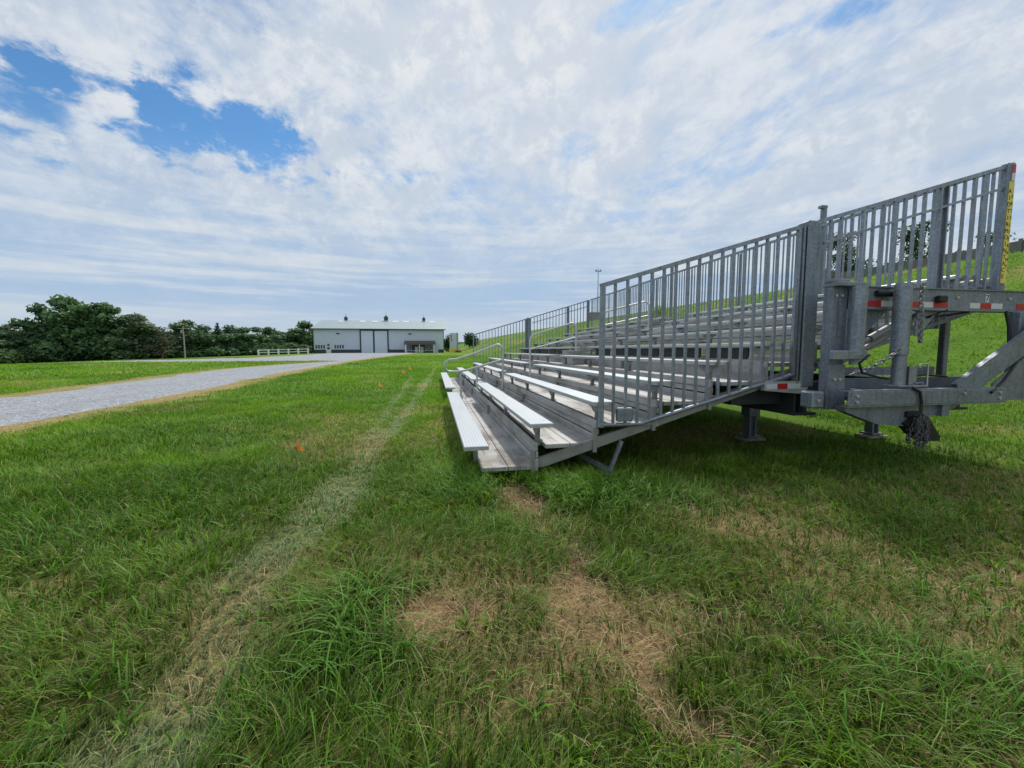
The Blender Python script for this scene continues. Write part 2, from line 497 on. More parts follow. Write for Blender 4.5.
keep[ne:] = inpoly(P[ne:,0], P[ne:,1], ROAD) & (pdist(P[ne:,0], P[ne:,1], ROAD) > .3)
P = P[keep]
vo_, _, fo_, *_ = geometry.delaunay_2d_cdt([Vector(p) for p in P.tolist()], edges, [], 1, 1e-4)
vx = np.array([v[:] for v in vo_])
zz = T(vx[:,0], vx[:,1]); dd = np.hypot(vx[:,0], vx[:,1])
edge = pdist(vx[:,0], vx[:,1], ROAD) < .05
mb = MB(); mb.add(np.column_stack([vx, zz+np.where(edge, -.012, .012+.0004*dd)]).tolist(), [list(f) for f in fo_], True)
tag(mb.build('gravel_road', rm), kind='structure')

# ---- faint wooded hills on the horizon
mb = MB(); hv = []; 
for k in range(121):
    a = R(-70+k*140/120)
    d = 900
    x, y = d*math.sin(a), d*math.cos(a)
    h = 5+7*float(fbm(k*1., 0., .11, 61, 4))
    hv += [(x, y, -14), (x*.99, y*.99, h)]
mb.add(hv, [(2*i, 2*i+2, 2*i+3, 2*i+1) for i in range(120)], True)
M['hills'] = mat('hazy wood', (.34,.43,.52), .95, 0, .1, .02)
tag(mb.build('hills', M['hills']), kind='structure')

# ------------------------------------------------------------------ grass
def ground_z(x, y):
    n = np.exp(-(np.hypot(x, y)/6.5)**2)
    return T(x, y) + n*(.07*(fbm(x, y, .9, 51)-.5) + .04*(fbm(x, y, 4, 52)-.5) - .03*masks(x, y)[0])

def blades(x, y, h, w, lean, az, colb, colt, segs, cur=1.4):
    """curved tapering blades; returns verts, quads, colours"""
    n = len(x)
    z = ground_z(x, y)-.006
    side = az+np.pi/2+rng.normal(0, .5, n)
    rows = []; cols = []
    for k in range(segs+1):
        s = k/segs
        ang = lean*(s**cur)                      # bends over towards the tip
        hz = h*s*np.cos(ang*.8); hx = h*s*np.sin(ang)
        ww = w*(1-.86*s**1.6)*.5
        cx = x+np.cos(az)*hx; cy = y+np.sin(az)*hx; cz = z+hz
        rows.append(np.stack([cx-np.cos(side)*ww, cy-np.sin(side)*ww, cz], -1))
        rows.append(np.stack([cx+np.cos(side)*ww, cy+np.sin(side)*ww, cz], -1))
        c = colb*(1-s)+colt*s
        cols += [c, c]
    V = np.stack(rows, 1).reshape(-1, 3); Cc = np.stack(cols, 1).reshape(-1, 3)
    m = 2*(segs+1)
    base = (np.arange(n)*m)[:, None]
    F = np.concatenate([base+np.array([[2*k, 2*k+1, 2*k+3, 2*k+2]]) for k in range(segs)], 0)
    return V, F, Cc

ZONES = [ # r0, r1, density, width, height, segs
    (.2, 3.2, 6000, .0046, .125, 3), (3.2, 6.5, 2900, .0068, .12, 3), (6.5, 13, 1150, .0115, .11, 2),
    (13, 28, 290, .024, .105, 1), (28, 75, 40, .06, .12, 1)]
VV=[]; FF=[]; CC=[]; off = 0
for (r0, r1, den, wd, hh, segs) in ZONES:
    half = R(100) if r0 < 6 else R(80) if r0 < 10 else R(66); area = half*(r1*r1-r0*r0); n = int(area*den)
    r = np.sqrt(rng.uniform(r0*r0, r1*r1, n)); a = R(10.7)+rng.uniform(-half, half, n)
    x = r*np.sin(a); y = r*np.cos(a)
    # gather into tufts
    q = rng.random(n) < (.6 if r0 < 3 else .4 if r0 < 6 else .15)
    tuft = .045*(1+r/5)
    gxx = np.round(x/tuft)*tuft; gyy = np.round(y/tuft)*tuft
    x = np.where(q, gxx+(x-gxx)*.35+(vnoise(gxx, gyy, 7.3, 71)-.5)*tuft*1.4, x)
    y = np.where(q, gyy+(y-gyy)*.35+(vnoise(gxx, gyy, 7.9, 72)-.5)*tuft*1.4, y)
    tk, br, dy, lu, vg = masks(x, y)
    clump = fbm(x, y, 2.2, 81); big = fbm(x, y, .35, 82)
    under = (x > 1.0) & (x < 7.2) & (y > 4.4) & (y < 18)
    p = np.clip(.50+.9*(clump-.35), .12, 1)
    tf = np.clip((fbm(x, y, 5.5, 84)-.44)*7, 0, 1)
    p = np.maximum(p, lu)*(1-br*(.92-.62*tf))*(1+.15*tk)*(1-.72*vg)
    p = np.where(under, p*.35, p)
    ins = inpoly(x, y, ROAD)
    if r0 > 5: ins &= (np.minimum(pdist(x, y, ROAD_NEAR), pdist(x, y, ROAD_FAR[17:]))+.25*(fbm(x, y, 3., 99)-.5) > .10) | (rng.random(n) < .5)
    ok = (rng.random(n) < p) & ~ins
    ok &= ~((x > .45) & (x < 7.0) & (y > 4.9) & (y < 18) & (r > 9))
    x, y, r, tk, br, dy, lu, vg, clump, big = [v[ok] for v in (x, y, r, tk, br, dy, lu, vg, clump, big)]
    n = len(x)
    h = hh*(.45+.65*clump+.5*rng.random(n)**2)*(1-.5*tk)*(1-.55*br)*(1-.6*vg)*(1-.25*dy)*(1+1.0*lu)
    h *= np.where(x > 8, .8, 1.)*(1+.35*br*tf[ok]*2)
    w = wd*rng.uniform(.6, 1.35, n)*(1+.35*lu)
    lean = np.clip(rng.normal(.75, .35, n)+.55*tk+.5*br+.35*dy+.25*lu, .1, 1.75)
    az = 2*np.pi*fbm(x, y, 1.3, 83)*2+rng.normal(0, .9, n)
    az = np.where(rng.random(n) < tk*.8, np.pi/2+rng.normal(0, .5, n), az)
    # colour: light yellow-green to deep green; dead straw mixed in
    u = np.clip(.5+1.6*(big-.5)+.7*(clump-.5)+rng.normal(0, .28, n)-.25*lu, 0, 1)[:, None]
    green = (1-u)*np.array([.058,.158,.010])+u*np.array([.205,.355,.026])
    warm = np.maximum(ss(1.3-np.hypot((x+2.65)/1.1, (y-5.6)/.4)+(clump-.5)), .75*ss(1.2-pdist(x, y, [(.15,13),(.1,8),(.2,5),(.6,3.9),(1.6,3.5)])/.55)*np.clip(.3+1.4*clump, 0, 1))[:, None]*.75
    green = green*(1-warm)+warm*np.array([.19,.385,.018])
    blue = np.clip((rng.normal(.0, .28, n)+1.1*tk)*np.clip(1.3-r/18,.15,1), 0, 1)[:, None]
    green = green*(1-blue)+blue*np.array([.29,.37,.215])
    u2 = rng.random(n)[:, None]
    straw = (1-u2)*np.array([.24,.185,.085])+u2*np.array([.52,.43,.26])
    dead = rng.random(n) < np.clip(.06*np.clip(1.2-r/14,.1,1)+.62*br+.34*dy*np.where(vg > .3, 1.9, np.clip(1.3-r/16,.25,1))+.07*tk, 0, .95)
    olive = np.clip(dy*.8, 0, .8)[:, None]*rng.random(n)[:, None]
    green = green*(1-olive)+olive*np.array([.19,.19,.055])
    c = np.where(dead[:, None], straw, green)
    # dead blades lie flat
    lean = np.where(dead, np.clip(lean+.55, .6, 1.85), lean)
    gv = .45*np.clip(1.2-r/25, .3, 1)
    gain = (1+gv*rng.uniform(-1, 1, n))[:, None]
    base_k = (.28+.54*np.clip(r/20, 0, 1))[:, None]  # blade feet darkened: shade between the blades put into the colour
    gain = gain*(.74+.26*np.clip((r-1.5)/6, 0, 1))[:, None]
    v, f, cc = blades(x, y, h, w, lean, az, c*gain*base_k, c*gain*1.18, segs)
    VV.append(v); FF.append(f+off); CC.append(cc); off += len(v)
# long broad blades: dense in the lush clumps, a few everywhere near the camera
n = 80000
r = np.sqrt(rng.uniform(.6**2, 6**2, n)); a = R(10.7)+rng.uniform(-R(85), R(85), n)
x = r*np.sin(a); y = r*np.cos(a)
tk, br, dy, lu, vg = masks(x, y)
ok = (rng.random(n) < np.clip(.04+.8*lu+.10*ss((fbm(x, y, 1.3, 91)-.55)/.1), 0, 1)*(1-.9*br)*(1-.6*tk)) & ~((x > .4) & (y > 3.9))
x, y, lu = x[ok], y[ok], lu[ok]; n = len(x)
u = rng.random(n)[:, None]
c = (1-u)*np.array([.055,.155,.018])+u*np.array([.150,.300,.050])
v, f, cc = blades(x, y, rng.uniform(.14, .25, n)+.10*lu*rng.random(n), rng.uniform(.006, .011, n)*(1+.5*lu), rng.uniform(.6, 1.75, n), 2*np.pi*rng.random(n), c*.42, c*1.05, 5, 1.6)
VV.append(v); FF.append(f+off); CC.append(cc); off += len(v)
# broad weeds: rosettes of rounded leaves
n = 150
r = np.sqrt(rng.uniform(1.1**2, 5.5**2, n)); a = R(10.7)+rng.uniform(-R(58), R(58), n)
x = np.repeat(r*np.sin(a), 9); y = np.repeat(r*np.cos(a), 9); n = len(x)
ok = ~((x > .4) & (y > 3.9)); x, y = x[ok], y[ok]; n = len(x)
u = rng.random(n)[:, None]
c = (1-u)*np.array([.075,.175,.02])+u*np.array([.16,.28,.035])
az_ = 2*np.pi*rng.random(n)
v, f, cc = blades(x+np.cos(az_)*.03*rng.random(n), y+np.sin(az_)*.03*rng.random(n), rng.uniform(.05, .10, n), rng.uniform(.016, .030, n), rng.uniform(.7, 1.5, n), az_, c*.8, c*1.1, 3, 1.2)
VV.append(v); FF.append(f+off); CC.append(cc); off += len(v)
# thatch: straw strands lying on the worn ground
n = 52000
r = np.sqrt(rng.uniform(.7**2, 7**2, n)); a = R(10.7)+rng.uniform(-R(62), R(62), n)
x = r*np.sin(a); y = r*np.cos(a)
tk, br, dy, lu, vg = masks(x, y)
ok = rng.random(n) < np.clip(.10+.9*br+.55*dy+.14*tk, 0, 1)
x, y, br = x[ok], y[ok], br[ok]; n = len(x)
u2 = rng.random(n)[:, None]
straw = (1-u2)*np.array([.19,.115,.075])+u2*np.array([.56,.40,.275])
v, f, cc = blades(x, y, rng.uniform(.04, .15, n), rng.uniform(.0025, .005, n), rng.uniform(1.35, 1.75, n), rng.uniform(0, 2*np.pi, n), straw, straw, 2, .25)
v[:, 2] += .012
VV.append(v); FF.append(f+off); CC.append(cc); off += len(v)
gr_o = np_mesh('grass', np.concatenate(VV), np.concatenate(FF), M['grass'], np.concatenate(CC), smooth=True)
tag(gr_o, 'rough green grass with dry straw and flattened wheel marks', 'grass', kind='stuff')
print('grass verts', off)

# ------------------------------------------------------------------ the mobile bleacher
Y0, Y1 = 4.03, 17.9
PX, PZ = .667, .206          # run and rise of a row
NR = 10
AI0, AI1 = 9.5, 10.65        # aisle
BL = empty('mobile_bleacher', (3.6, Y0, 0), 'long ten row aluminium trailer bleacher with grey picket guard rails on the grass', 'bleacher')
def bp_(mbuild, name, m, parent=None, label=None):
    """part of the bleacher (mesh given in world coordinates)"""
    o = mbuild.build(name, m)
    pa = parent or BL
    o.parent = pa
    inv = Vector((0,0,0)) - Vector(BL.location) if pa is BL else Vector((0,0,0))
    o.location = inv if pa is BL else (0,0,0)
    if label: o['label'] = label
    return o
def zt(k): return .175+PZ*(k-1)     # tread top of row k = 1..10
def zs(k): return .405+PZ*(k-1)     # seat top
def xt(k): return .452+PX*(k-1)
def xs(k): return .275+PX*(k-1)
for k in range(1, NR+1):
    # tread: one plank deck over the whole length, with a rolled nose
    x0 = xt(k); x1 = x0+.545
    ya = Y0+(.02 if k % 2 else .05)
    m_ = MB(); n_ = 2
    wpl = (x1-x0-.006*(n_-1))/n_
    for i in range(n_):
        m_.cbox(x0+i*(wpl+.006), x0+i*(wpl+.006)+wpl, ya, Y1, zt(k)-.045, zt(k), .005)
    bp_(m_, 'tread', M['tread'])
    # riser at the back of the tread
    m_ = MB()
    zr0 = zt(k)-.06; zr1 = zt(k)+PZ+.025
    hp = (zr1-zr0-.012)/2
    if k == 5: m_.cbox(x1+.008, x1+.036, ya-.012, Y1, zr0, zr1, .005)
    else:
        m_.cbox(x1+.004, x1+.040, ya-.012, Y1, zr0, zr0+hp*.9, .008)
        m_.cbox(x1+.012, x1+.038, ya-.010, Y1, zr0+hp*.9+.014, zr0+hp*1.45, .006)
        m_.cbox(x1-.004, x1+.034, ya-.010, Y1, zr0+hp*1.45+.004, zr1, .008)
    bp_(m_, 'riser', M['riser'])
    # seats, two lengths parted by the aisle
    for (a, b_) in ((Y0-.005, AI0), (AI1, Y1-.02)):
        m_ = MB()
        m_.cbox(xs(k), xs(k)+.25, a, b_, zs(k)-.045, zs(k), .007)
        s_ = bp_(m_, 'seat', M['seat'])
        for yy in (a-.004, b_):
            MB().box(xs(k)+.004, xs(k)+.246, yy, yy+.004, zs(k)-.042, zs(k)-.004).build('end_cap', M['cap'], s_)
    # seat brackets
    ys = [Y0+.16, Y0+2.0, Y0+3.7, AI0-.22, AI1+.22, AI1+2.1, AI1+3.9, Y1-1.4, Y1-.22]
    zb = .16 if k == 1 else zt(k-1)+PZ
    if k == 1: ys[0] = Y0+.45
    for yb in ys:
        yb += .12*((k*7) % 3-1) if k > 1 and yb not in (ys[0],) else 0
        m_ = MB()
        xb = xs(k)+(.16 if k == 1 else .12)
        m_.box(xb-.022, xb+.022, yb-.026, yb+.026, zb-.03, zs(k)-.05)
        m_.prism([(yb-.15, zs(k)-.049), (yb+.15, zs(k)-.049), (yb+.15, zs(k)-.066), (yb+.04, zs(k)-.135), (yb-.04, zs(k)-.135), (yb-.15, zs(k)-.066)], 'x', xb-.028, xb-.022)
        m_.box(xb-.09, xb+.10, yb-.02, yb+.02, zs(k)-.062, zs(k)-.0455)
        if k > 1: m_.box(xb-.03, xb+.05, yb-.035, yb+.035, zb+.02, zb+.03)
        bp_(m_, 'seat_bracket', M['bracket'])
# black plates that paint in the shade of the recess under the sixth seat
x6 = xs(6)+.075
yy = Y0+.32
k = 0
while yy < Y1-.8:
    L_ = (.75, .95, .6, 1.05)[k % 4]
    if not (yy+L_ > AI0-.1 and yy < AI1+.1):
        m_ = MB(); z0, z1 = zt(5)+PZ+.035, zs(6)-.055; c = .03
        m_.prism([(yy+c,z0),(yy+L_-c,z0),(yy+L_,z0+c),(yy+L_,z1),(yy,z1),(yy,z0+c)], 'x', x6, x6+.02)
        bp_(m_, 'recess_shade', M['black'])
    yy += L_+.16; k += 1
# half step in the aisle
m_ = MB(); m_.cbox(xt(5)+.20, xt(5)+.50, AI0+.12, AI1-.15, zt(5)+.004, zt(5)+.34, .008)
bp_(m_, 'aisle_step', M['riser'])
m_ = MB(); m_.cbox(xt(3)+.26, xt(3)+.50, AI0+.16, AI1-.16, zt(3)+.004, zt(3)+.11, .008)
bp_(m_, 'aisle_step', M['riser'])
# sloping stringers under the rows
for ys_ in (Y0+.035, Y0+3.6, 11.0, 14.4, Y1-.08):
    m_ = MB()
    P_ = [(.99,.14),(1.12,.155),(6.95,1.905),(6.95,2.0),(.99,.225)]
    m_.prism(P_, 'y', ys_, ys_+.05)
    for k in range(1, NR):
        xx = xt(k)+.545
        m_.box(xx-.035, xx+.006, ys_-.02, ys_+.03, zt(k)-.10, zt(k)+PZ-.05)
    bp_(m_, 'stringer', M['stringer'])
# fold-out strut under the lower rows
m_ = MB()
m_.bar((1.93,Y0-.02,.40),(1.80,Y0-.02,.07), .034, .034)
m_.bar((1.62,Y0+.35,.16),(1.84,Y0-.03,.07), .045, .04)
m_.box(1.72, 1.86, Y0-.09, Y0+.06, .01, .06)
bp_(m_, 'folding_strut', M['galv'])

# ---- guard rails
def top_z(x): return 2.005+.3005*(x-1.69)
def picket_mb(x, y, z0, z1, w=.026):
    return MB().box(x-w/2, x+w/2, y-w/2, y+w/2, z0, z1)
n_pick = [0]
def near_rail(y, sgn, near=True):
    g1 = bp_(MB().bar((1.665,y,top_z(1.665)),(3.998,y,top_z(3.998)), .045, .042), 'guard_rail', M['galv'])
    def sub(m_, name, mm=M['galv'], label=None):
        o = m_.build(name, mm, g1); 
        if label: o['label'] = label
        return o
    def zb(x): return max(.575-.02, .60+.267*(x-2.2)) if x > 2.16 else .575
    sub(MB().box(1.667, 1.713, y-.022, y+.022, .555, top_z(1.69)), 'post')
    sub(MB().box(3.95, 3.985, y-.02, y+.02, zb(4.0), top_z(4.0)-.01), 'post')
    sub(MB().tube([(1.69,y,.575),(2.14,y,.575),(2.22,y,.602),(3.985,y,zb(3.985))], .021, 10), 'bottom_rail')
    for i in range(1, 17):
        x = 1.69+.1345*i
        sub(picket_mb(x, y, zb(x), top_z(x)-.018), 'picket')
    # upper panel
    g2 = bp_(MB().bar((4.228,y,top_z(4.228)),(6.80,y,top_z(6.80)), .045, .042), 'guard_rail', M['galv'])
    def sub2(m_, name, mm=M['galv'], label=None):
        o = m_.build(name, mm, g2)
        if label: o['label'] = label
        return o
    sub2(MB().bar((4.29,y,top_z(4.29)-.25),(6.80,y,top_z(6.80)-.25), .03, .03), 'middle_rail')
    sub2(MB().bar((4.29,y,1.18),(6.84,y,1.92), .04, .04), 'bottom_rail')
    for i in range(0, 17):
        x = 4.37+.1425*i
        if abs(x-5.93) < .09: continue
        sub2(picket_mb(x, y, 1.18+.29*(x-4.29), top_z(x)-.018), 'picket')
    m_ = MB(); m_.box(5.86, 5.88, y-.02, y+.03, 1.6, top_z(5.87)-.022); m_.box(5.88, 5.98, y+.012, y+.03, 1.6, top_z(5.9)-.022); m_.box(5.96, 5.98, y-.02, y+.012, 1.6, top_z(5.97)-.022)
    sub2(m_, 'post')
    # heavy hinge posts
    m_ = MB()
    m_.box(4.000, 4.024, y-.03, y+.04, .93, top_z(4.02)+.012)
    m_.cbox(4.050, 4.225, y-.04, y+.12, .93, top_z(4.15)+.02, .012)
    bp_(m_, 'corner_post', M['galv2'])
    m_ = MB(); m_.box(4.026, 4.048, y-.02, y+.10, .95, top_z(4.02)-.02)
    bp_(m_, 'post_gap_shade', M['black'])  # black strip added as the shade in the gap beside the post
    e = bp_(MB().cbox(6.80, 6.925, y-.035, y+.03, 1.85, top_z(6.87)+.02, .006), 'end_post', M['galv2'])
    return g1, g2, e
g1, g2, endp = near_rail(Y0-.03, -1)
near_rail(Y1+.03, 1, False)
YR = Y0-.03
# marks on the near end post
def strip(parent, x0, x1, z0, z1, y, m_, name, label=None):
    o = MB().box(x0, x1, y-.003, y, z0, z1).build(name, m_, parent)
    if label: o['label'] = label
    return o
yf = YR-.0355
strip(endp, 6.872, 6.922, 3.47, 3.565, yf, M['red'], 'reflective_tape', 'red reflective square at the post top')
strip(endp, 6.872, 6.922, 3.375, 3.467, yf, M['white'], 'reflective_tape', 'white reflective square below the red one')
lab = strip(endp, 6.838, 6.922, 2.16, 3.365, yf, M['yellow'], 'warning_label', 'tall yellow label with two columns of black letters')
def text(s_, size, loc, m_, parent, name, rot=(R(90),0,0), ext=.0008, align='CENTER'):
    cu = bpy.data.curves.new(name, 'FONT'); cu.body = s_; cu.size = size; cu.extrude = ext
    cu.align_x = align; cu.align_y = 'CENTER'
    o = bpy.data.objects.new(name, cu)
    o.rotation_euler = rot; o.location = loc
    col.objects.link(o)
    dg = bpy.context.evaluated_depsgraph_get(); dg.update()
    me = bpy.data.meshes.new_from_object(o.evaluated_get(dg))
    M_ = Matrix.LocRotScale(Vector(loc), o.rotation_euler, None)
    me.transform(M_)
    me.materials.clear(); me.materials.append(m_)
    bpy.data.objects.remove(o)
    o2 = bpy.data.objects.new(name, me); col.objects.link(o2); o2.parent = parent
    return o2
LW = []
def letters(s_, x, z0, z1, size, name):
    n = len(s_)
    objs = []
    for i, ch in enumerate(s_):
        z = z0+(z1-z0)*i/(n-1)
        cu = bpy.data.curves.new('t', 'FONT'); cu.body = ch; cu.size = size; cu.extrude = .0008; cu.align_x = 'CENTER'; cu.align_y = 'CENTER'
        cu.offset = .0
        o = bpy.data.objects.new('t', cu); col.objects.link(o); objs.append((o, z))
    dg = bpy.context.evaluated_depsgraph_get(); dg.update()
    m_ = MB()
    for o, z in objs:
        me = bpy.data.meshes.new_from_object(o.evaluated_get(dg))
        m_.add([(x+v.co.x, yf-.0045-v.co.z, z+v.co.y) for v in me.vertices], [list(p.vertices) for p in me.polygons])
        bpy.data.objects.remove(o)
    return m_
lt = letters('AIDTIRMOINTACE', 6.860, 3.25, 2.24, .072, 'l')
l2 = letters('ERTSLIERAMT', 6.902, 3.19, 2.36, .055, 'l2')
lt.add(l2.v, l2.f)
# labels may go no deeper than thing > part > sub-part: letters hang on the post beside the label
lt.build('label_lettering', M['ink'], endp)

# ---- back rail along the top row
XB = 6.97; zb0, zb1 = 2.17, top_z(6.97)
gr_ = bp_(MB().bar((XB,Y0-.02,zb1),(XB,Y1+.02,zb1), .042, .042), 'back_rail', M['galv'])
MB().bar((XB,Y0-.02,zb0),(XB,Y1+.02,zb0), .04, .04).build('bottom_rail', M['galv'], gr_)
for yy in np.linspace(Y0+.95, Y1-.05, 8):
    MB().box(XB+.03, XB+.065, yy-.014, yy+.014, 1.75, zb1-.03).build('post', M['galv2'], gr_)
ypk = np.arange(Y0+.10, 15.0, .1165)
rest = MB()
for i, yy in enumerate(ypk):
    m_ = picket_mb(XB, float(yy), zb0, zb1-.018, .022)
    if i < 30: m_.build('picket', M['galv'], gr_)
    else: rest.add(m_.v, m_.f)
tag(rest.build('picket', M['galv'], gr_), kind='stuff')
# wire mesh panel at the far end of the back rail
m_ = MB()
ya, yb = 15.0, Y1-.06
s_ = .07
n_ = int((yb-ya+(zb1-zb0))/s_)
for i in range(1, n_):
    d = i*s_
    for flip in (0, 1):
        p0 = (max(ya, ya+d-(zb1-zb0)), zb0+min(d, zb1-zb0)); p1 = (min(yb, ya+d), zb0+max(0, d-(yb-ya)))
        if flip: p0 = (ya+yb-p0[0], p0[1]); p1 = (ya+yb-p1[0], p1[1])
        m_.bar((XB,p0[0],p0[1]),(XB,p1[0],p1[1]), .004, .004, (1,0,0))
m_.build('wire_mesh', M['galv'], gr_)
# two stub poles with caps behind the back rail
for (yy, zz_) in ((6.62, 3.92), (11.55, 3.83)):
    m_ = MB(); m_.box(XB+.05, XB+.12, yy-.035, yy+.035, 1.9, zz_); m_.box(XB+.0, XB+.12, yy-.045, yy+.04, zz_, zz_+.045)
    bp_(m_, 'stub_pole', M['galv2'])

# ---- handrails in the aisle
YA = 10.02
def arc(c, r, a0, a1, n=8):
    return [(c[0]+r*math.cos(R(a0+(a1-a0)*i/n)), YA, c[1]+r*math.sin(R(a0+(a1-a0)*i/n))) for i in range(n+1)]
h1 = MB()
path = [(1.655,YA,.37+.02)] + arc((1.53,1.36), .125, 0, 110) + [(1.0,YA,1.285),(.52,YA,1.135)] + arc((.395,.985), .145, 90, 270, 10) + [(.55,YA,.84),(.75,YA,.87),(1.655,YA,1.12)]
h1.tube(path, .027, 10)
h1.tube([(.63,YA,zt(1)),(.63,YA,.855)], .022, 8); h1.tube([(1.02,YA,zt(1)),(1.02,YA,.95)], .022, 8)
for xx, zz_ in ((.63,zt(1)),(1.02,zt(1)),(1.655,zt(2)+.01)):
    h1.box(xx-.04, xx+.04, YA-.04, YA+.04, zz_, zz_+.09)
bp_(h1, 'handrail', M['cap'])
def handrail(xa, za, xb, zb, zta, ztb):
    m_ = MB()
    sl = (zb-za)/(xb-xa)
    m_.tube([(xa,YA,zta),(xa,YA,za-.08),(xa+.03,YA,za-.02),(xa+.09,YA,za+.03),(xb-.16,YA,zb-.02)]+arc((xb-.13,zb-.14), .13, 95, 0, 8)+[(xb,YA,ztb)], .024, 10)
    m_.tube([(xa,YA,za-.33),(xb,YA,zb-.36)], .02, 8)
    for xx, zz_ in ((xa,zta),(xb,ztb)): m_.box(xx-.04, xx+.04, YA-.04, YA+.04, zz_, zz_+.09)
    bp_(m_, 'handrail', M['cap'])
handrail(2.34, 1.70, 3.53, 2.03, zt(3), zt(5))
handrail(4.25, 2.30, 5.50, 2.60, zt(6), zt(8))

# ---- latch box on the near gate
lb = MB(); lb.cbox(1.86, 2.03, YR-.045, YR+.03, .61, .755, .012); lb.box(1.88, 2.01, YR-.05, YR-.046, .69, .695)
bp_(lb, 'latch_box', M['galv'])
# ---- end plate with reflector below the corner post
pl = MB(); pl.prism([(3.60,.90),(4.02,.86),(4.11,.86),(4.16,.92),(4.16,1.0),(3.60,1.0)], 'y', YR-.03, YR+.03)
ep = bp_(pl, 'end_plate', M['cap'])
for a, b_, mm, nm in ((3.62,3.755,M['white'],'white'),(3.757,3.885,M['red'],'red'),(3.887,4.06,M['white'],'white')):
    strip(ep, a, b_, .915, .975, YR-.0325, mm, 'reflective_tape', nm+' stretch of reflective tape')

# ---- trailer chassis below
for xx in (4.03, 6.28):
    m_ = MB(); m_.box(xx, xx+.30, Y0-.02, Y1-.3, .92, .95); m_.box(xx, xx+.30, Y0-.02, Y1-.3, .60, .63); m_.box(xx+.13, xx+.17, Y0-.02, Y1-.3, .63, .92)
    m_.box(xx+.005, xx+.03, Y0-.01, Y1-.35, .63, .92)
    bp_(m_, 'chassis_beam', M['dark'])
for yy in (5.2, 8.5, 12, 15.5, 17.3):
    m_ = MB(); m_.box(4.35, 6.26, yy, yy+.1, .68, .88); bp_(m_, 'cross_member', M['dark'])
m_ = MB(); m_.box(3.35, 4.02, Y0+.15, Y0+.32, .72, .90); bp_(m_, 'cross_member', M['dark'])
for (xx, yy) in ((4.58,5.3),(6.52,5.1),(4.58,16.2),(6.52,16.2)):
    m_ = MB(); m_.cbox(xx-.09, xx+.09, yy-.09, yy+.09, .38, .94, .01); m_.box(xx-.06, xx-.035, yy-.06, yy+.06, .10, .40); m_.box(xx+.035, xx+.06, yy-.06, yy+.06, .10, .40)
    m_.box(xx-.035, xx+.035, yy-.02, yy+.02, .10, .38); m_.box(xx-.1, xx+.1, yy-.1, yy+.1, .075, .10)
    j_ = bp_(m_, 'jack_leg', M['galv2'])
    p_ = MB(); p_.cbox(xx-.17, xx+.19, yy-.11, yy+.12, .02, .06, .006); p_.build('wood_pad', M['wood'], j_)

# ---- folded tongue and hitch at the near end
hp_ = MB()
hp_.box(3.965, 3.985, 3.56, 3.66, .74, 1.985); hp_.box(4.125, 4.145, 3.56, 3.66, .74, 1.985); hp_.box(3.985, 4.125, 3.575, 3.59, .74, 1.985)
hp_.cbox(3.955, 4.30, 3.50, 3.67, 1.987, 2.03, .006)
hp_.cbox(3.955, 4.16, 3.55, 3.66, 2.032, 2.065, .006)
hp_.prism([(3.93,.74),(4.17,.74),(4.145,1.2),(3.965,1.2)], 'y', 3.54, 3.558)
bp_(hp_, 'hinge_post', M['galv2'])
ht = MB(); ht.tube([(4.205,3.50,1.30),(4.205,3.50,1.985)], .075, 20)
ht.cbox(3.875, 4.29, 3.43, 3.485, 1.25, 1.345, .01)
ht.tube([(4.205,3.50,1.20),(4.205,3.50,1.30)], .045, 12)
bp_(ht, 'hinge_tube', M['galv'])
pk = MB(); pk.cbox(3.74, 3.88, 3.50, 3.66, .76, .93, .015); bp_(pk, 'beam_stub', M['galv'])
ub = MB()
ub.box(4.31, 7.6, 3.62, 3.63, 1.785, 2.0); ub.box(4.31, 7.6, 3.60, 3.74, 2.0, 2.012); ub.box(4.31, 7.6, 3.60, 3.74, 1.773, 1.785); ub.box(4.31, 7.6, 3.72, 3.73, 1.785, 2.0)
ubo = bp_(ub, 'tongue_beam', M['galv2'])
for a, b_, mm, nm in ((4.46,4.64,M['red'],'red'),(4.642,4.83,M['white'],'white'),(5.02,5.16,M['red'],'red'),(5.162,5.33,M['white'],'white'),(5.332,5.53,M['red'],'red'),
                      (5.84,5.985,M['white'],'white'),(5.987,6.145,M['red'],'red'),(6.147,6.31,M['white'],'white'),(6.52,6.67,M['red'],'red'),(6.672,6.84,M['white'],'white')):
    strip(ubo, a, b_, 1.805, 1.865, 3.6195, mm, 'reflective_tape', nm+' stretch of reflective tape')
strip(ubo, 6.055, 6.105, 1.875, 1.965, 3.6195, M['white'], 'number_tag', 'small white tag with a dark figure')
text('7', .095, (6.08, 3.6155, 1.918), M['ink'], ubo, 'tag_figure')
gs = MB()
gs.prism([(4.33,1.772),(4.80,1.772),(4.36,1.36),(4.33,1.36)], 'y', 3.675, 3.69)
gs.prism([(5.19,1.772),(5.47,1.772),(5.22,1.50),(5.17,1.50)], 'y', 3.66, 3.675)
for q_ in pieces(gs): bp_(q_, 'gusset', M['galv2'])
jk = MB(); jk.tube([(4.745,3.49,1.31),(4.745,3.49,2.02)], .077, 24); jk.tube([(4.745,3.49,2.02),(4.745,3.49,2.03)], .066, 20)
jk.tube([(4.745,3.49,1.30),(4.745,3.49,1.312)], .080, 24)
jk.tube([(4.76,3.49,.985),(4.76,3.49,1.31)], .060, 20); jk.cbox(4.66, 5.02, 3.40, 3.56, .965, .985, .004)
jk.box(4.83, 4.93, 3.44, 3.49, .99, 1.18); jk.tube([(4.655,3.49,1.34),(4.84,3.49,1.34)], .018, 8)
for i in range(6): jk.tube([(4.90+.012*i,3.43,1.0),(4.93+.012*i,3.43,1.0)], .016, 6)
bp_(jk, 'tongue_jack', M['galv'])
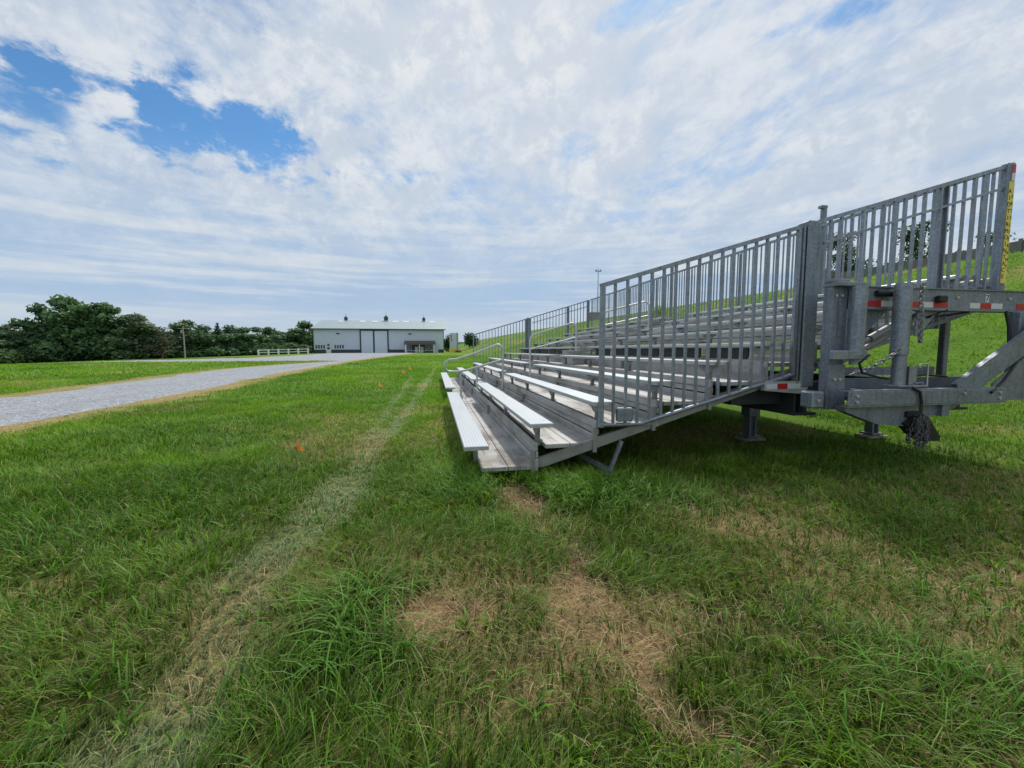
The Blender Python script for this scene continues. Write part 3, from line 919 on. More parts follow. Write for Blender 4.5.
fb = MB()
fb.cbox(3.97, 5.98, 3.33, 3.345, .80, .94, .003); fb.box(3.97, 5.98, 3.335, 3.42, .94, .952); fb.box(3.97, 5.98, 3.335, 3.42, .785, .80)
fb.box(4.30, 6.3, 3.80, 3.90, .86, 1.03); fb.box(4.3, 6.3, 3.70, 3.80, .84, .855)
fb.box(4.28, 5.84, 3.90, 3.96, 1.06, 1.15)
fb.box(4.45, 5.3, 3.46, 3.78, .84, .86)
for xx in (4.4, 5.2, 5.9): fb.box(xx, xx+.06, 3.42, 3.80, .80, .93)
bp_(fb, 'tongue_frame', M['galv2'])
wd = MB(); wd.prism([(4.0,.783),(5.5,.783),(5.32,.70),(4.82,.60),(4.78,.56),(4.40,.60),(4.02,.735)], 'y', 3.40, 3.50)
wd.box(5.18, 5.28, 3.36, 3.44, .66, .783)
bp_(wd, 'hitch_plate', M['galv2'])
dg_ = MB(); dg_.bar((5.45,3.42,.90),(6.87,3.42,1.75), .05, .21, (0,0,1))
dg_.prism([(6.0,.79),(6.9,.79),(6.9,1.55),(6.02,.98)], 'y', 3.47, 3.485)
bp_(dg_, 'diagonal_brace', M['galv2'])
rg = MB(); rg.cbox(6.42, 6.56, 3.52, 3.62, 1.02, 1.77, .008); bp_(rg, 'upright', M['galv2'])
bl = MB(); bl.cbox(6.66, 6.745, 4.36, 4.44, .95, 2.1, .01); bp_(bl, 'support_post', M['galv2'])
hy = MB(); hy.tube([(4.42,3.80,1.30),(4.75,3.80,1.47)], .024, 10); hy.tube([(4.75,3.80,1.47),(5.35,3.80,1.76)], .042, 12)
hy.tube([(4.42,3.86,1.20),(5.3,3.86,1.62)], .03, 10)
bp_(hy, 'hydraulic_ram', M['bracket'])
def link_mb(m_, c, rot, L_=.05, r=.007):
    pts = []
    for i in range(9):
        a = 2*math.pi*i/8
        pts.append(Vector(c)+rot @ Vector((math.cos(a)*L_*.36, 0, math.sin(a)*L_*.62)))
    m_.tube(pts, r, 5, cap=False)
def chain(m_, p, q, r=.007, L_=.05, jit=.01, sag=0.):
    p = Vector(p); q = Vector(q); n = max(2, int((q-p).length/(L_*.8)))
    base = Vector((0,0,1)).rotation_difference(q-p).to_matrix()
    for i in range(n):
        tt = i/(n-1)
        c = p.lerp(q, tt)+Vector((random.uniform(-jit,jit),random.uniform(-jit,jit),-sag*4*tt*(1-tt)))
        link_mb(m_, c, base @ Matrix.Rotation(R(90*(i % 2)+random.uniform(-25,25)), 3, 'Z'), L_, r)
ch = MB()
for i in range(13):
    x_ = 4.80+random.uniform(-.01,.11); y_ = 3.33+random.uniform(-.05,.06)
    chain(ch, (x_, y_, .67-random.uniform(0,.06)), (x_+random.uniform(-.05,.05), y_+random.uniform(-.03,.03), .34+random.uniform(0,.14)), .0055, .034, .012)
M['chain'] = mat('oily chain steel', (.12,.12,.125), .5, .4, .3, 30)
bp_(ch, 'safety_chain', M['chain'])
cp = MB()
cp.prism([(4.72,.60),(4.92,.70),(5.02,.66),(5.20,.44),(5.19,.40),(5.0,.40),(4.86,.48)], 'y', 3.37, 3.47)
cp.tube([(4.86,3.44,.62),(4.86,3.44,.50)], .04, 14)
bp_(cp, 'coupler', M['black'])
c2 = MB(); c3 = MB(); chain(c2, (4.90,3.43,2.0), (4.915,3.43,1.45), .007, .045, .008); chain(c2, (4.915,3.43,1.45),(4.95,3.45,1.62), .007, .045, .01)
chain(c3, (4.66,3.43,1.34),(4.25,3.55,1.10), .008, .05, .004, .03)
bp_(c2, 'jack_chain', M['bracket']); bp_(c3, 'jack_chain', M['bracket'])
hs = MB()
hs.tube([(6.34,3.60,1.78),(6.355,3.57,1.6),(6.34,3.55,1.42),(6.31,3.50,1.32)], .017, 8)
hs.tube([(4.72,3.325,.97),(4.80,3.31,.93),(4.83,3.31,.82),(4.83,3.31,.72),(4.78,3.33,.68)], .014, 8)
hs.tube([(4.25,3.39,1.30),(4.1,3.36,1.22),(4.25,3.45,1.12),(4.55,3.50,1.06),(4.8,3.62,1.04)], .012, 8)
hs.tube([(4.95,3.6,1.05),(5.4,3.7,1.07),(5.8,3.75,1.04)], .012, 8)
hs.tube([(5.5,3.60,1.78),(5.3,3.66,1.70),(5.7,3.7,1.74),(5.9,3.66,1.77)], .011, 8)
hs.tube([(5.75,3.32,.90),(6.05,3.40,1.02),(6.2,3.40,1.2),(6.3,3.43,1.3)], .014, 8)
hs.cbox(5.34, 5.45, 3.56, 3.615, 1.86, 1.93, .01); hs.cbox(4.75, 4.92, 3.36, 3.42, .66, .72, .01)
hs.tube([(4.55,3.6,1.94),(4.72,3.58,1.93)], .03, 8)
for q_ in pieces(hs): bp_(q_, 'hose', M['black'])
for (bx_, bz_, by_) in ((4.36,1.93,3.616),(4.36,1.84,3.616),(4.06,.90,3.326),(4.06,.84,3.326),(5.88,.90,3.326),(5.88,.84,3.326),(5.4,.90,3.326),(4.02,1.90,3.572),(4.09,1.90,3.572),(4.02,1.05,3.536),(4.08,1.05,3.536),(3.80,.84,3.496),(5.65,1.92,3.616),(6.40,1.92,3.616)):
    bp_(MB().tube([(bx_,by_+.006,bz_),(bx_,by_-.012,bz_)], .016, 6), 'bolt', M['cap'])
pn = MB(); pn.tube([(5.05,3.5,1.16),(5.05,3.5,1.2),(5.15,3.5,1.2),(5.16,3.5,.96)], .009, 6); bp_(pn, 'pin_handle', M['cap'])

BL.rotation_euler = (R(-.62), 0, 0)   # the trailer follows the gentle fall of the field
# ------------------------------------------------------------------ marker flags
def flag(x, y, h, s, m_, label, cat='marker flag', group=None, lean=.05, rz=0.):
    z = Tz(x, y)
    e = empty('marker_flag', (x, y, z), label, cat, group, rz)
    MB().tube([(0,0,-.05),(lean*.6,0,h*.6),(lean,0,h)], .0015 if y < 10 else .004, 5).build('wire', M['wire'], e)
    f = MB(); nn = 6
    v = []
    for i in range(nn):
        u = i/(nn-1)
        wv = .12*s*math.sin(u*4.)*u
        v += [(lean+u*s*.55, wv, h-1.0*u*s), (lean-.01+u*s*.75, wv*1.2+.02*s, h-s*.95-.25*u*s)]
    f.add(v, [(2*i,2*i+1,2*i+3,2*i+2) for i in range(nn-1)], True)
    f.build('flag', m_, e)
    return e
flag(-1.79, 5.66, .20, .16, M['orange'], 'orange plastic marker flag in the grass nearest the camera', rz=.9)
flag(-1.74, 13.3, .32, .16, M['orange'], 'small orange marker flag left of the wheel track in the middle of the field', rz=.3)
flag(-1.50, 19.9, .34, .18, M['orange'], 'left one of the two farthest orange marker flags', rz=.2)
flag(-1.34, 22.3, .42, .22, M['orange'], 'right one of the two farthest orange marker flags', rz=.4)
flag(-18.6, 25.1, .30, .14, M['flagy'], 'small yellow marker flag in the field beyond the gravel road', rz=.2)

# ------------------------------------------------------------------ barn
BX0, BX1, BY, BZ = -34.4, 3.1, 130.0, -1.05
EZ, RY, RZ = 6.35, 143.0, 9.35
BN = empty('barn', ((BX0+BX1)/2, BY, BZ), 'long white barn with pale green metal roof and three dark cupolas', 'barn')
def bn(m_, name, mm, parent=None, label=None):
    pa = parent or BN
    o = m_.build(name, mm, pa)
    if pa is BN: o.location = -Vector(BN.location)
    if label: o['label'] = label
    return o
m_ = MB()
m_.prism([(BY,BZ-.6),(2*RY-BY,BZ-.6),(2*RY-BY,EZ-.05),(RY,RZ-.12),(BY,EZ-.05)], 'x', BX0, BX1)
# siding ribs on the front
for xx in np.arange(BX0+.4, BX1, .9): m_.box(xx-.03, xx+.03, BY-.03, BY, BZ+1.2, EZ-.3)
bn(m_, 'wall', M['barnwall'])
sl = (RZ-EZ)/(RY-BY)
m_ = MB()
for sg in (-1, 1):
    ya_, yb_ = (BY-.7, RY) if sg < 0 else (2*RY-BY+.7, RY)
    za_ = EZ-.7*sl
    v = [(BX0-.6,ya_,za_),(BX1+.6,ya_,za_),(BX1+.6,yb_,RZ),(BX0-.6,yb_,RZ)]
    v2 = [(a_,b_,c_+.14) for a_,b_,c_ in v]
    m_.add(v+v2, [(0,1,2,3),(7,6,5,4),(0,4,5,1),(1,5,6,2),(2,6,7,3),(3,7,4,0)])
for xx in np.arange(BX0-.4, BX1+.6, 1.1):
    m_.bar((xx,BY-.7,EZ-.7*sl+.155),(xx,RY,RZ+.155), .07, .04)
rf = bn(m_, 'roof', M['roof'])
for px in (334, 356, 369, 391, 403, 432):
    xx = -34.4+(px-314)/(444-314)*37.5
    MB().box(0,0,0,0,0,0)
    q = MB(); a_ = .78; b_ = .95
    yA, yB = BY+(RY-BY)*a_, BY+(RY-BY)*b_
    q.add([(xx-.9,yA,EZ+sl*(yA-BY)+.20),(xx+.9,yA,EZ+sl*(yA-BY)+.20),(xx+.9,yB,EZ+sl*(yB-BY)+.20),(xx-.9,yB,EZ+sl*(yB-BY)+.20)], [(0,1,2,3)])
    q.build('roof_light', M['sky'], rf)
bn(MB().box(BX0-.6, BX1+.6, BY-.82, BY-.70, EZ-.7*sl-.12, EZ-.7*sl+.16), 'gutter', M['navy'])
m_ = MB()
for (a, b_) in ((BX0,-31.05),(-29.55,-21.4),(-13.3,-8.4),(1.4,BX1)): m_.box(a, b_, BY-.06, BY-.002, BZ, BZ+1.25)
for q_ in pieces(m_): bn(q_, 'wainscot', M['navy'])
m_ = MB()
for xx in (BX1-.12, BX0-.02): m_.box(xx, xx+.15, BY-.07, BY-.003, BZ+1.25, EZ-.3)
for q_ in pieces(m_): bn(q_, 'corner_trim', M['navy'])
for a, b_ in ((-21.1,-17.75),(-17.25,-13.65)):
    d_ = bn(MB().box(a, b_, BY-.16, BY-.02, BZ+.05, EZ-.62), 'sliding_door', M['barndoor'])
    for xx in np.arange(a+.6, b_-.2, .9): pass
m_ = MB()
for xx in (-21.3, -17.5, -13.45): m_.box(xx-.19, xx+.19, BY-.22, BY-.165, BZ, EZ-.6)
m_.box(-21.5, -13.2, BY-.24, BY-.17, EZ-.6, EZ-.3)
bn(m_, 'door_trim', M['navy'])
bn(MB().box(-21.4, BX1-.3, BY-.10, BY-.035, EZ-.34, EZ-.20), 'door_track', M['navy'])
# left windows and door
for xx in (-33.6, -32.9, -32.2, -31.5, -28.4, -27.7, -27.0, -26.3)[:]:
    w_ = bn(MB().box(xx-.22, xx+.22, BY-.055, BY-.033, 0.55, 1.55), 'window', M['navy'])
    MB().box(xx-.16, xx+.16, BY-.065, BY-.056, .62, 1.48).build('pane', M['glass'], w_)
d_ = bn(MB().box(-30.9, -29.7, BY-.08, BY-.03, BZ+.02, BZ+2.2), 'door', M['wpaint'])
MB().box(-30.7, -29.9, BY-.09, BY-.081, BZ+1.3, BZ+2.0).build('pane', M['glass'], d_)
bn(MB().box(-30.55, -30.05, BY-.3, BY-.03, BZ+2.4, BZ+2.9), 'wall_lamp', M['navy'])
for xx in (-27.6, -7.0): bn(MB().box(xx-.45, xx+.45, BY-.25, BY-.03, 4.75, 5.05), 'wall_lamp', M['navy'])
# porch on the right
pr = bn(MB().prism([(BY-3.2,2.05),(BY-.03,2.85),(BY-.03,2.7),(BY-3.2,1.9)], 'x', -8.6, .5), 'porch_roof', M['brownroof'])
MB().box(-8.6, .5, BY-3.26, BY-3.2, 1.70, 2.08).build('fascia', M['brownroof'], pr)
for xx in (-8.2, -4.2, .1): bn(MB().box(xx-.12, xx+.12, BY-3.1, BY-2.86, BZ, 1.9), 'porch_post', M['wpaint'])
bn(MB().box(-7.9, -.2, BY-.05, BY-.032, BZ, 1.6), 'porch_wall', M['navy'])
for a in (-5.6, -4.0): bn(MB().box(a, a+.9, BY-.09, BY-.051, BZ, BZ+2.1), 'door', M['wpaint'])
for a in (-7.6, -2.6, -1.4):
    w_ = bn(MB().box(a, a+1.0, BY-.08, BY-.051, .2, 1.4), 'window', M['wpaint'])
    MB().box(a+.1, a+.9, BY-.09, BY-.081, .3, 1.3).build('pane', M['glass'], w_)
bn(MB().box(-8.6, .5, BY-2.96, BY-2.9, BZ+.85, BZ+.95), 'porch_rail', M['wpaint'])
for px in (346, 385.3, 423.5):
    xx = (-34.4+(px-314)/(444-314)*37.5)*RY/BY+1.0*0
    s_ = 1.08 if px == 385.3 else .85
    c_ = bn(MB().box(xx-.55*s_, xx+.55*s_, RY-.55*s_, RY+.55*s_, RZ-.3, RZ+1.0*s_), 'cupola', M['navy'])
    MB().box(xx-.60*s_, xx+.60*s_, RY-.60*s_, RY+.60*s_, RZ-.25, RZ+.25).build('cupola_base', M['roof'], c_)
    q = MB(); e_ = .75*s_; z_ = RZ+1.0*s_
    q.add([(xx-e_,RY-e_,z_),(xx+e_,RY-e_,z_),(xx+e_,RY+e_,z_),(xx-e_,RY+e_,z_),(xx,RY,z_+.85*s_)], [(3,2,1,0),(0,1,4),(1,2,4),(2,3,4),(3,0,4)])
    q.build('cupola_roof', M['navy'], c_)
    MB().tube([(xx,RY,z_+.7*s_),(xx,RY,z_+1.7*s_)], .05, 6).build('finial', M['navy'], c_)

# ------------------------------------------------------------------ poles, fence, sign
def at(u, d):
    """ground position at azimuth slope u for forward depth d (plain polar placement)"""
    return u*d
x_, y_ = -61.5, 118.0; z_ = Tz(x_, y_)
up = empty('utility_pole', (x_, y_, z_), 'weathered wooden utility pole standing before the dark tree line', 'utility pole')
MB().tube([(0,0,-.3),(0,0,7.9)], .17, 10, r2=.12).build('pole', M['pole'], up)
q = MB(); q.box(-1.1,1.1,-.07,.07,7.3,7.45); q.box(-.5,-.1,-.3,.1,6.2,7.0); q.build('crossarm', M['pole'], up)
x_, y_ = 28.5, 70.0; z_ = Tz(x_, y_)
lp = empty('light_pole', (x_, y_, z_), 'thin tall grey light pole on the grass bank far behind the bleacher', 'light pole')
MB().tube([(0,0,-.3),(0,0,9.2)], .11, 8, r2=.06).build('pole', M['grey'], lp)
q = MB(); q.box(-.5,.5,-.08,.08,8.7,8.82); q.box(-.55,-.3,-.15,.1,8.82,9.0); q.box(.3,.55,-.15,.1,8.82,9.0); q.build('lamp_arm', M['grey'], lp)
# white rail fence
fx0, fx1, fy = -45.0, -32.9, 119.0
fe = empty('rail_fence', ((fx0+fx1)/2, fy, Tz((fx0+fx1)/2, fy)), 'white two rail fence around a lawn left of the barn', 'fence')
def tofe(o): o.location = -Vector(fe.location); return o
def fz(x): return Tz(x, fy)
for xx in np.linspace(fx0, fx1, 6):
    tofe(MB().box(xx-.16, xx+.16, fy-.16, fy+.16, fz(xx)-.3, fz(xx)+1.5).build('post', M['wpaint'], fe))
for zz_ in (.65, 1.3):
    tofe(MB().bar((fx0,fy,fz(fx0)+zz_),(fx1,fy,fz(fx1)+zz_), .1, .2).build('rail', M['wpaint'], fe))
tofe(MB().bar((fx0,fy,fz(fx0)+1.3),(fx0-1.5,fy+8,fz(fx0-1.5)+1.3), .1, .24).build('rail', M['wpaint'], fe))
# sign pillar
x_, y_ = 6.2, 138.0; z_ = Tz(x_, y_)+.35
sg = empty('pillar_sign', (x_, y_, z_), 'tall white pillar sign on a yellow base right of the barn', 'sign')
MB().box(-1.0,1.2,-.5,.5,1.1,6.0).build('panel', M['barnwall'], sg)
MB().box(1.2,1.75,-.55,.55,.3,6.1).build('side_panel', M['grey'], sg)
MB().box(-1.2,1.2,-.6,.6,-.9,1.1).build('base', M['yellow'], sg)
q = MB()
for i, (a, b_) in enumerate(((5.3,4.6),(4.4,3.9),(3.7,3.3))): q.box(-.75+.08*i, -.35+.08*i, -.52, -.502, b_, a)
q.build('lettering', M['red'], sg)

# ------------------------------------------------------------------ foliage
def leaf_cloud(lobes, n, size, c0, c1, seed, squash=1., vert=0.):
    """many small leaf-clump faces spread through a set of lobes (x,y,z,rx,ry,rz)"""
    g = np.random.default_rng(seed)
    L_ = np.array(lobes, float)
    wts = L_[:,3]*L_[:,4]*L_[:,5]; wts = wts**.75; wts /= wts.sum()
    idx = g.choice(len(L_), n, p=wts)
    d = g.normal(size=(n,3)); d /= np.linalg.norm(d, axis=1)[:,None]
    rr = g.random(n)**.42
    rr *= .80+.5*vnoise(d[:,0]*3+idx*3.1, d[:,1]*3+d[:,2]*2.3, 1.3, seed % 50)
    p = L_[idx,:3]+d*rr[:,None]*L_[idx,3:6]
    nrm = d*.6+g.normal(size=(n,3))*.6+np.array([0,0,.35]); nrm /= np.linalg.norm(nrm, axis=1)[:,None]
    a = np.cross(nrm, g.normal(size=(n,3))); a /= np.linalg.norm(a, axis=1)[:,None]
    b = np.cross(nrm, a)
    s = size*g.uniform(.55, 1.35, n)[:,None]
    q = [p-a*s-b*s*.25, p+b*s*.55-a*s*.1, p+a*s+b*s*.2, p-b*s*.6+a*s*.15]
    V = np.stack(q, 1).reshape(-1,3)
    F = np.arange(n*4).reshape(-1,4)
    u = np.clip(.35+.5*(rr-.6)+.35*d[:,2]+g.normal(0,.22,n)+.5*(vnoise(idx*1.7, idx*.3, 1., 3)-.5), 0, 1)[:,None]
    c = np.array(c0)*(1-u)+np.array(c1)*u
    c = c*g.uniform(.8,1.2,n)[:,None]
    return V, F, np.repeat(c, 4, 0)

def make_tree(name, seed, h, rx, kind, loc, label, group=None, n=6500, size=.36, c0=(.026,.046,.024), c1=(.062,.108,.044), trunk_r=.28):
    g = random.Random(seed)
    e = empty(name, loc, label, 'tree' if 'shrub' not in name else 'shrub', group, g.uniform(0, 6.28))
    lobes = []; tm = MB(); zb = .12*h if kind != 'spruce' else .08*h
    if kind == 'broad':
        for i in range(13):
            a = g.uniform(0, 6.28); q = g.random()
            zc = h*(.25+.62*q); rad = rx*(.75*math.sin(math.pi*min(1, .18+q*.78)))*g.uniform(.35,1)
            r_ = rx*g.uniform(.30,.48)*(1.05-.35*q)
            lobes.append((rad*math.cos(a), rad*math.sin(a), zc, r_, r_, r_*g.uniform(.7,.95)))
        lobes.append((0,0,h*.9,rx*.33,rx*.33,h*.1)); lobes.append((0,0,h*.45,rx*.6,rx*.6,h*.26))
        for i in range(6):
            a = i*1.05+g.random(); lobes.append((rx*.72*math.cos(a), rx*.72*math.sin(a), h*g.uniform(.10,.25), rx*.38, rx*.38, h*.13))
        for l in lobes[:9]:
            tm.tube([(0,0,h*.2),(l[0]*.45,l[1]*.45,h*.2+(l[2]-h*.2)*.6),(l[0],l[1],l[2])], trunk_r*.4, 6, r2=.04)
    elif kind == 'airy':
        for i in range(15):
            a = g.uniform(0, 6.28); q = g.random()
            zc = h*(.34+.6*q); rad = rx*g.uniform(.2,1.0)*(1-.45*q)
            r_ = rx*g.uniform(.24,.40)
            lobes.append((rad*math.cos(a), rad*math.sin(a), zc, r_, r_, r_*.7))
        for l in lobes:
            tm.tube([(0,0,h*.22),(l[0]*.4,l[1]*.4,h*.2+(l[2]-h*.2)*.6),(l[0],l[1],l[2]+.2)], trunk_r*.35, 6, r2=.03)
        lobes.append((0,0,h*.3,rx*.6,rx*.6,h*.22)); lobes.append((0,0,h*.55,rx*.5,rx*.5,h*.2))
    elif kind == 'spruce':
        for i in range(11):
            q = i/10; r_ = rx*(1-q)*.85+.15
            for k in range(4 if q < .75 else 2):
                a = k*1.57+i*.8+g.uniform(-.3,.3)
                lobes.append((r_*.55*math.cos(a), r_*.55*math.sin(a), h*(.1+.86*q), r_*.55+.08, r_*.55+.08, h*.055))
    elif kind == 'bush':
        for i in range(8):
            a = g.uniform(0, 6.28); rad = rx*.5*g.random()
            r_ = rx*g.uniform(.35,.6)
            lobes.append((rad*math.cos(a), rad*math.sin(a), h*g.uniform(.3,.7), r_, r_, h*.32))
    tm.tube([(0,0,-.4),(.04*rx,0,h*.2),(0,.05*rx,h*.55),(0,0,h*.86)], trunk_r, 9, r2=.05)
    tm.build('trunk', M['bark'], e)
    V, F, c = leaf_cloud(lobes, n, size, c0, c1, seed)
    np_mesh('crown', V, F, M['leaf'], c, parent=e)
    return e

# prototypes of the wood, copied along the tree line
WG = 'trees in the far wood left of the barn'
DK = ((.012,.024,.011), (.040,.074,.026))
def wpos(px, d, dy=0):
    """place along the wood: azimuth from the picture's column, depth in metres"""
    f_ = 415.; yaw = math.atan(78/f_); u = (px-512)/f_
    return (d*(math.sin(yaw)+u*math.cos(yaw)), d*(math.cos(yaw)-u*math.sin(yaw)))
def first(kind, seed, h, rx, px, d, label, grp, **kw):
    x, y = wpos(px, d)
    o = make_tree('broadleaf_tree' if kind in ('broad','airy') else 'conifer_tree', seed, h, rx, kind, (x, y, Tz(x, y)-.2), label, grp, **kw)
    o['_h'] = h
    return o
protos = {}
PL = [ # px, top y, base y, depth, proto, label (None: one of the many)
    (-14, 335, 362, 88, 'b1', None), (4, 330, 362, 90, 'b2', 'rounded dark tree at the left edge of the photo'),
    (20, 325, 362, 96, 'a1', 'thin topped open crowned tree just right of the left edge'),
    (44, 304, 361, 96, 'b2', 'left hand tall tree leaning against the tallest tree of the wood'),
    (70, 296, 361, 98, 'b1', 'tallest broad green tree of the far wood'),
    (100, 304, 361, 98, 'a2', 'tall open tree on the right shoulder of the tallest tree'),
    (122, 317, 360, 100, 'b3', None), (145, 316, 359, 102, 'a1', 'greyish thin crowned tree between the tallest tree and the utility pole'),
    (163, 325, 359, 102, 'd1', 'bare twiggy half dead tree just left of the utility pole'), (181, 323, 358, 112, 'b1', None),
    (190, 320, 358, 124, 'b3', 'dark tree directly behind the utility pole'),
    (205, 325, 358, 114, 'b2', 'dark rounded tree just right of the utility pole'),
    (220, 323, 357, 118, 's1', 'dark pointed conifer right of the utility pole'), (232, 325, 357, 122, 'b2', None),
    (246, 327, 357, 128, 'b1', None), (259, 327, 356, 134, 'b3', None), (271, 327, 355, 138, 'b2', None), (284, 331, 355, 146, 'a2', None),
    (295, 331, 354, 152, 'b1', None), (306, 321, 354, 152, 'b1', 'dark tree rising beside the left end of the barn'),
    (316, 326, 353, 166, 'b2', None),
    (60, 322, 361, 112, 'b3', None), (30, 328, 361, 110, 'b1', None), (86, 316, 361, 112, 'b2', None), (112, 322, 361, 116, 'b1', None), (134, 326, 360, 120, 'b2', None),
    (155, 331, 360, 128, 'b3', None), (172, 331, 359, 132, 'b1', None), (212, 331, 358, 136, 'b1', None), (240, 333, 357, 150, 'b3', None), (278, 335, 355, 165, 'b1', None), (300, 335, 354, 172, 'b2', None)]
spec = {'b1': ('broad', 101, 12, 5.2, {}), 'b2': ('broad', 112, 12, 4.6, dict(c1=(.050,.090,.042))), 'b3': ('broad', 123, 12, 4.4, dict(c1=(.068,.102,.044))),
        'a1': ('airy', 134, 12, 4.6, dict(n=4200, c1=(.080,.094,.062))), 'a2': ('airy', 145, 12, 4.8, dict(n=5200)),
        'd1': ('airy', 156, 12, 3.6, dict(n=900, size=.22, c0=(.03,.03,.024), c1=(.07,.07,.05))), 's1': ('spruce', 167, 12, 3.4, dict(n=5200, size=.28, c0=(.018,.036,.024), c1=(.038,.066,.040)))}
rr = random.Random(5)
for (px, ty, by, d, key, label) in PL:
    kind, seed, h, rx, kw = spec[key]
    x, y = wpos(px, d); z = Tz(x, y)
    need = (by-ty)*d/415.*1.03+ (0 if label else .3)
    if by-ty < 20: need += 1
    lab_ = label or 'dark green tree merging into the dense far wood left of the barn'
    if key not in protos:
        o = make_tree('conifer_tree' if kind == 'spruce' else 'broadleaf_tree', seed, h, rx, kind, (x,y,z-.2), lab_, WG, **kw)
        protos[key] = o
    else:
        o = copy_tree(protos[key]); o['label'] = lab_
    # crown top must reach the height seen: base may lie lower than the grass edge
    top = 1.4+(345.5-ty)*d/415.
    s_ = (top-z+.2)/h
    o.location = (x, y, z-.2); sx_ = max(s_, .95)*(1.25 if px > 118 else 1.0)*rr.uniform(1., 1.2)
    o.scale = (sx_, sx_, s_)
    o.rotation_euler = (0, 0, rr.uniform(0, 6.28))
# undergrowth at the foot of the wood
ug0 = None
for i in range(26):
    px = -12+i*12.2; d = 84+i*2.0+rr.uniform(-3,3)
    if px > 308: continue
    x, y = wpos(px, d); z = Tz(x, y)
    if ug0 is None:
        o = ug0 = make_tree('shrub', 201, 3.4, 3.0, 'bush', (x,y,z), 'dark shrub in the undergrowth at the foot of the far wood', 'shrubs at the foot of the far wood', n=900, size=.3, c0=(.018,.032,.015), c1=(.044,.078,.030), trunk_r=.1)
    else: o = copy_tree(ug0)
    s_ = rr.uniform(.8,1.35)
    o.location = (x,y,z-.2); o.scale = (s_*1.2,s_*1.2,s_*rr.uniform(.8,1.1)); o.rotation_euler = (0,0,rr.uniform(0,6.28))
# by the fence and the sign
def bush(px, d, h, rx, label, seed, n=700, size=.22, **kw):
    x, y = wpos(px, d); return make_tree('shrub', seed, h, rx, 'bush', (x,y,Tz(x,y)-.1), label, None, n=n, size=size, trunk_r=.08, **kw)
bush(264, 115, 2.1, 2.0, 'green shrub at the left end of the white rail fence', 211)
bush(303, 117, 2.0, 1.9, 'reddish green shrub at the right end of the white rail fence', 212, c0=(.02,.02,.01), c1=(.075,.055,.025))
bush(471, 150, 5.8, 3.6, 'rounded dark tree like shrub right of the pillar sign', 213, n=1600, size=.35, c0=(.010,.02,.008), c1=(.030,.056,.018))
bush(449, 165, 6.8, 3.2, 'dark shrub between the barn and the pillar sign', 214, n=1200, size=.35, c0=(.010,.02,.008), c1=(.030,.056,.018))
bush(459, 136, 1.3, 1.5, 'low reddish flower bush at the foot of the pillar sign', 215, size=.16, c0=(.05,.03,.02), c1=(.25,.14,.09))
# behind the crest of the bank, seen through the railings
make_tree('broadleaf_tree', 301, 8.6, 2.8, 'airy', (45.5, 32.5, Tz(45.5,32.5)-.6), 'open crowned dark tree behind the bank seen through the upper guard rail', None, n=4200, size=.13, c0=(.012,.024,.010), c1=(.045,.075,.028), trunk_r=.16)
make_tree('broadleaf_tree', 302, 9.0, 3.0, 'airy', (45.0, 39.6, Tz(45.0,39.6)-.6), 'dark tree behind the bank seen just right of the heavy corner post', None, n=5200, size=.13, c0=(.012,.024,.010), c1=(.040,.070,.026), trunk_r=.16)
make_tree('broadleaf_tree', 303, 5.6, 1.7, 'airy', (44.0, 26.5, Tz(44.0,26.5)-.6), 'low thin tree behind the bank near the right end post', None, n=500, size=.14, c0=(.012,.024,.010), c1=(.045,.075,.028), trunk_r=.10)
make_tree('bare_shrub', 304, 3.4, 1.6, 'airy', (38.0, 21.0, Tz(38.0,21.0)-.3), 'small bare twiggy shrub above the dark wall at the right edge', None, n=60, size=.08, c0=(.05,.05,.04), c1=(.09,.09,.07), trunk_r=.05)
bush(655, 40, 1.1, 1.1, 'small bright yellow green shrub on the bank behind the top rows', 305, n=600, size=.09, c0=(.07,.11,.01), c1=(.20,.26,.02))
# wall along the crest of the bank
wl = MB(); ys_ = np.arange(-20, 27.1, 2.35)
for a, b_ in zip(ys_[:-1], ys_[1:]):
    z0 = Tz(27, a); wl.box(27.2, 27.36, a+.02, b_-.02, z0-.5, z0+.72)
    wl.box(27.1, 27.2, a-.06, a+.06, z0-.5, z0+.80)
tag(wl.build('timber_wall', M['crestwall']), 'low dark timber wall along the crest of the grass bank at the right edge', 'wall')
x_, y_ = 26.8, 66.5; z_ = Tz(x_, y_)
cr = empty('storage_box', (x_, y_, z_), 'brown storage box on the bank beyond the far end of the bleacher', 'box')
MB().cbox(-1.1,1.1,-.9,.9,-.2,1.2,.03).build('body', M['tan'], cr)
MB().cbox(-1.2,1.2,-1.,1.,1.2,1.32,.03).build('lid', M['tan'], cr)

# ------------------------------------------------------------------ sky, sun, camera
SUN = Vector((.34, .74, 1.0)).normalized()
el = math.asin(SUN.z); az = math.atan2(SUN.x, SUN.y)
w = bpy.data.worlds.new('World'); scn.world = w; w.use_nodes = True
t = NT(w.node_tree); bg = t.n['Background']
skyn = t.new('ShaderNodeTexSky', dict(sky_type='NISHITA', sun_disc=False, sun_elevation=el, sun_rotation=az, altitude=200, air_density=1.0, dust_density=.6, ozone_density=1.6))
dr = t.new('ShaderNodeTexCoord').outputs['Generated']
s3 = t.new('ShaderNodeSeparateXYZ', Vector=dr)
zc = t.m('MAXIMUM', s3.outputs[2], 0.)
den = t.m('ADD', zc, .20)
pv = t.new('ShaderNodeCombineXYZ', X=t.m('DIVIDE', s3.outputs[0], den), Y=t.m('DIVIDE', s3.outputs[1], den), Z=0.)
mp = t.new('ShaderNodeMapping', Vector=pv.outputs[0]); mp.inputs['Rotation'].default_value = (0,0,R(-28)); mp.inputs['Scale'].default_value = (1.25,.95,1); mp.inputs['Location'].default_value = (1.7,.4,0)
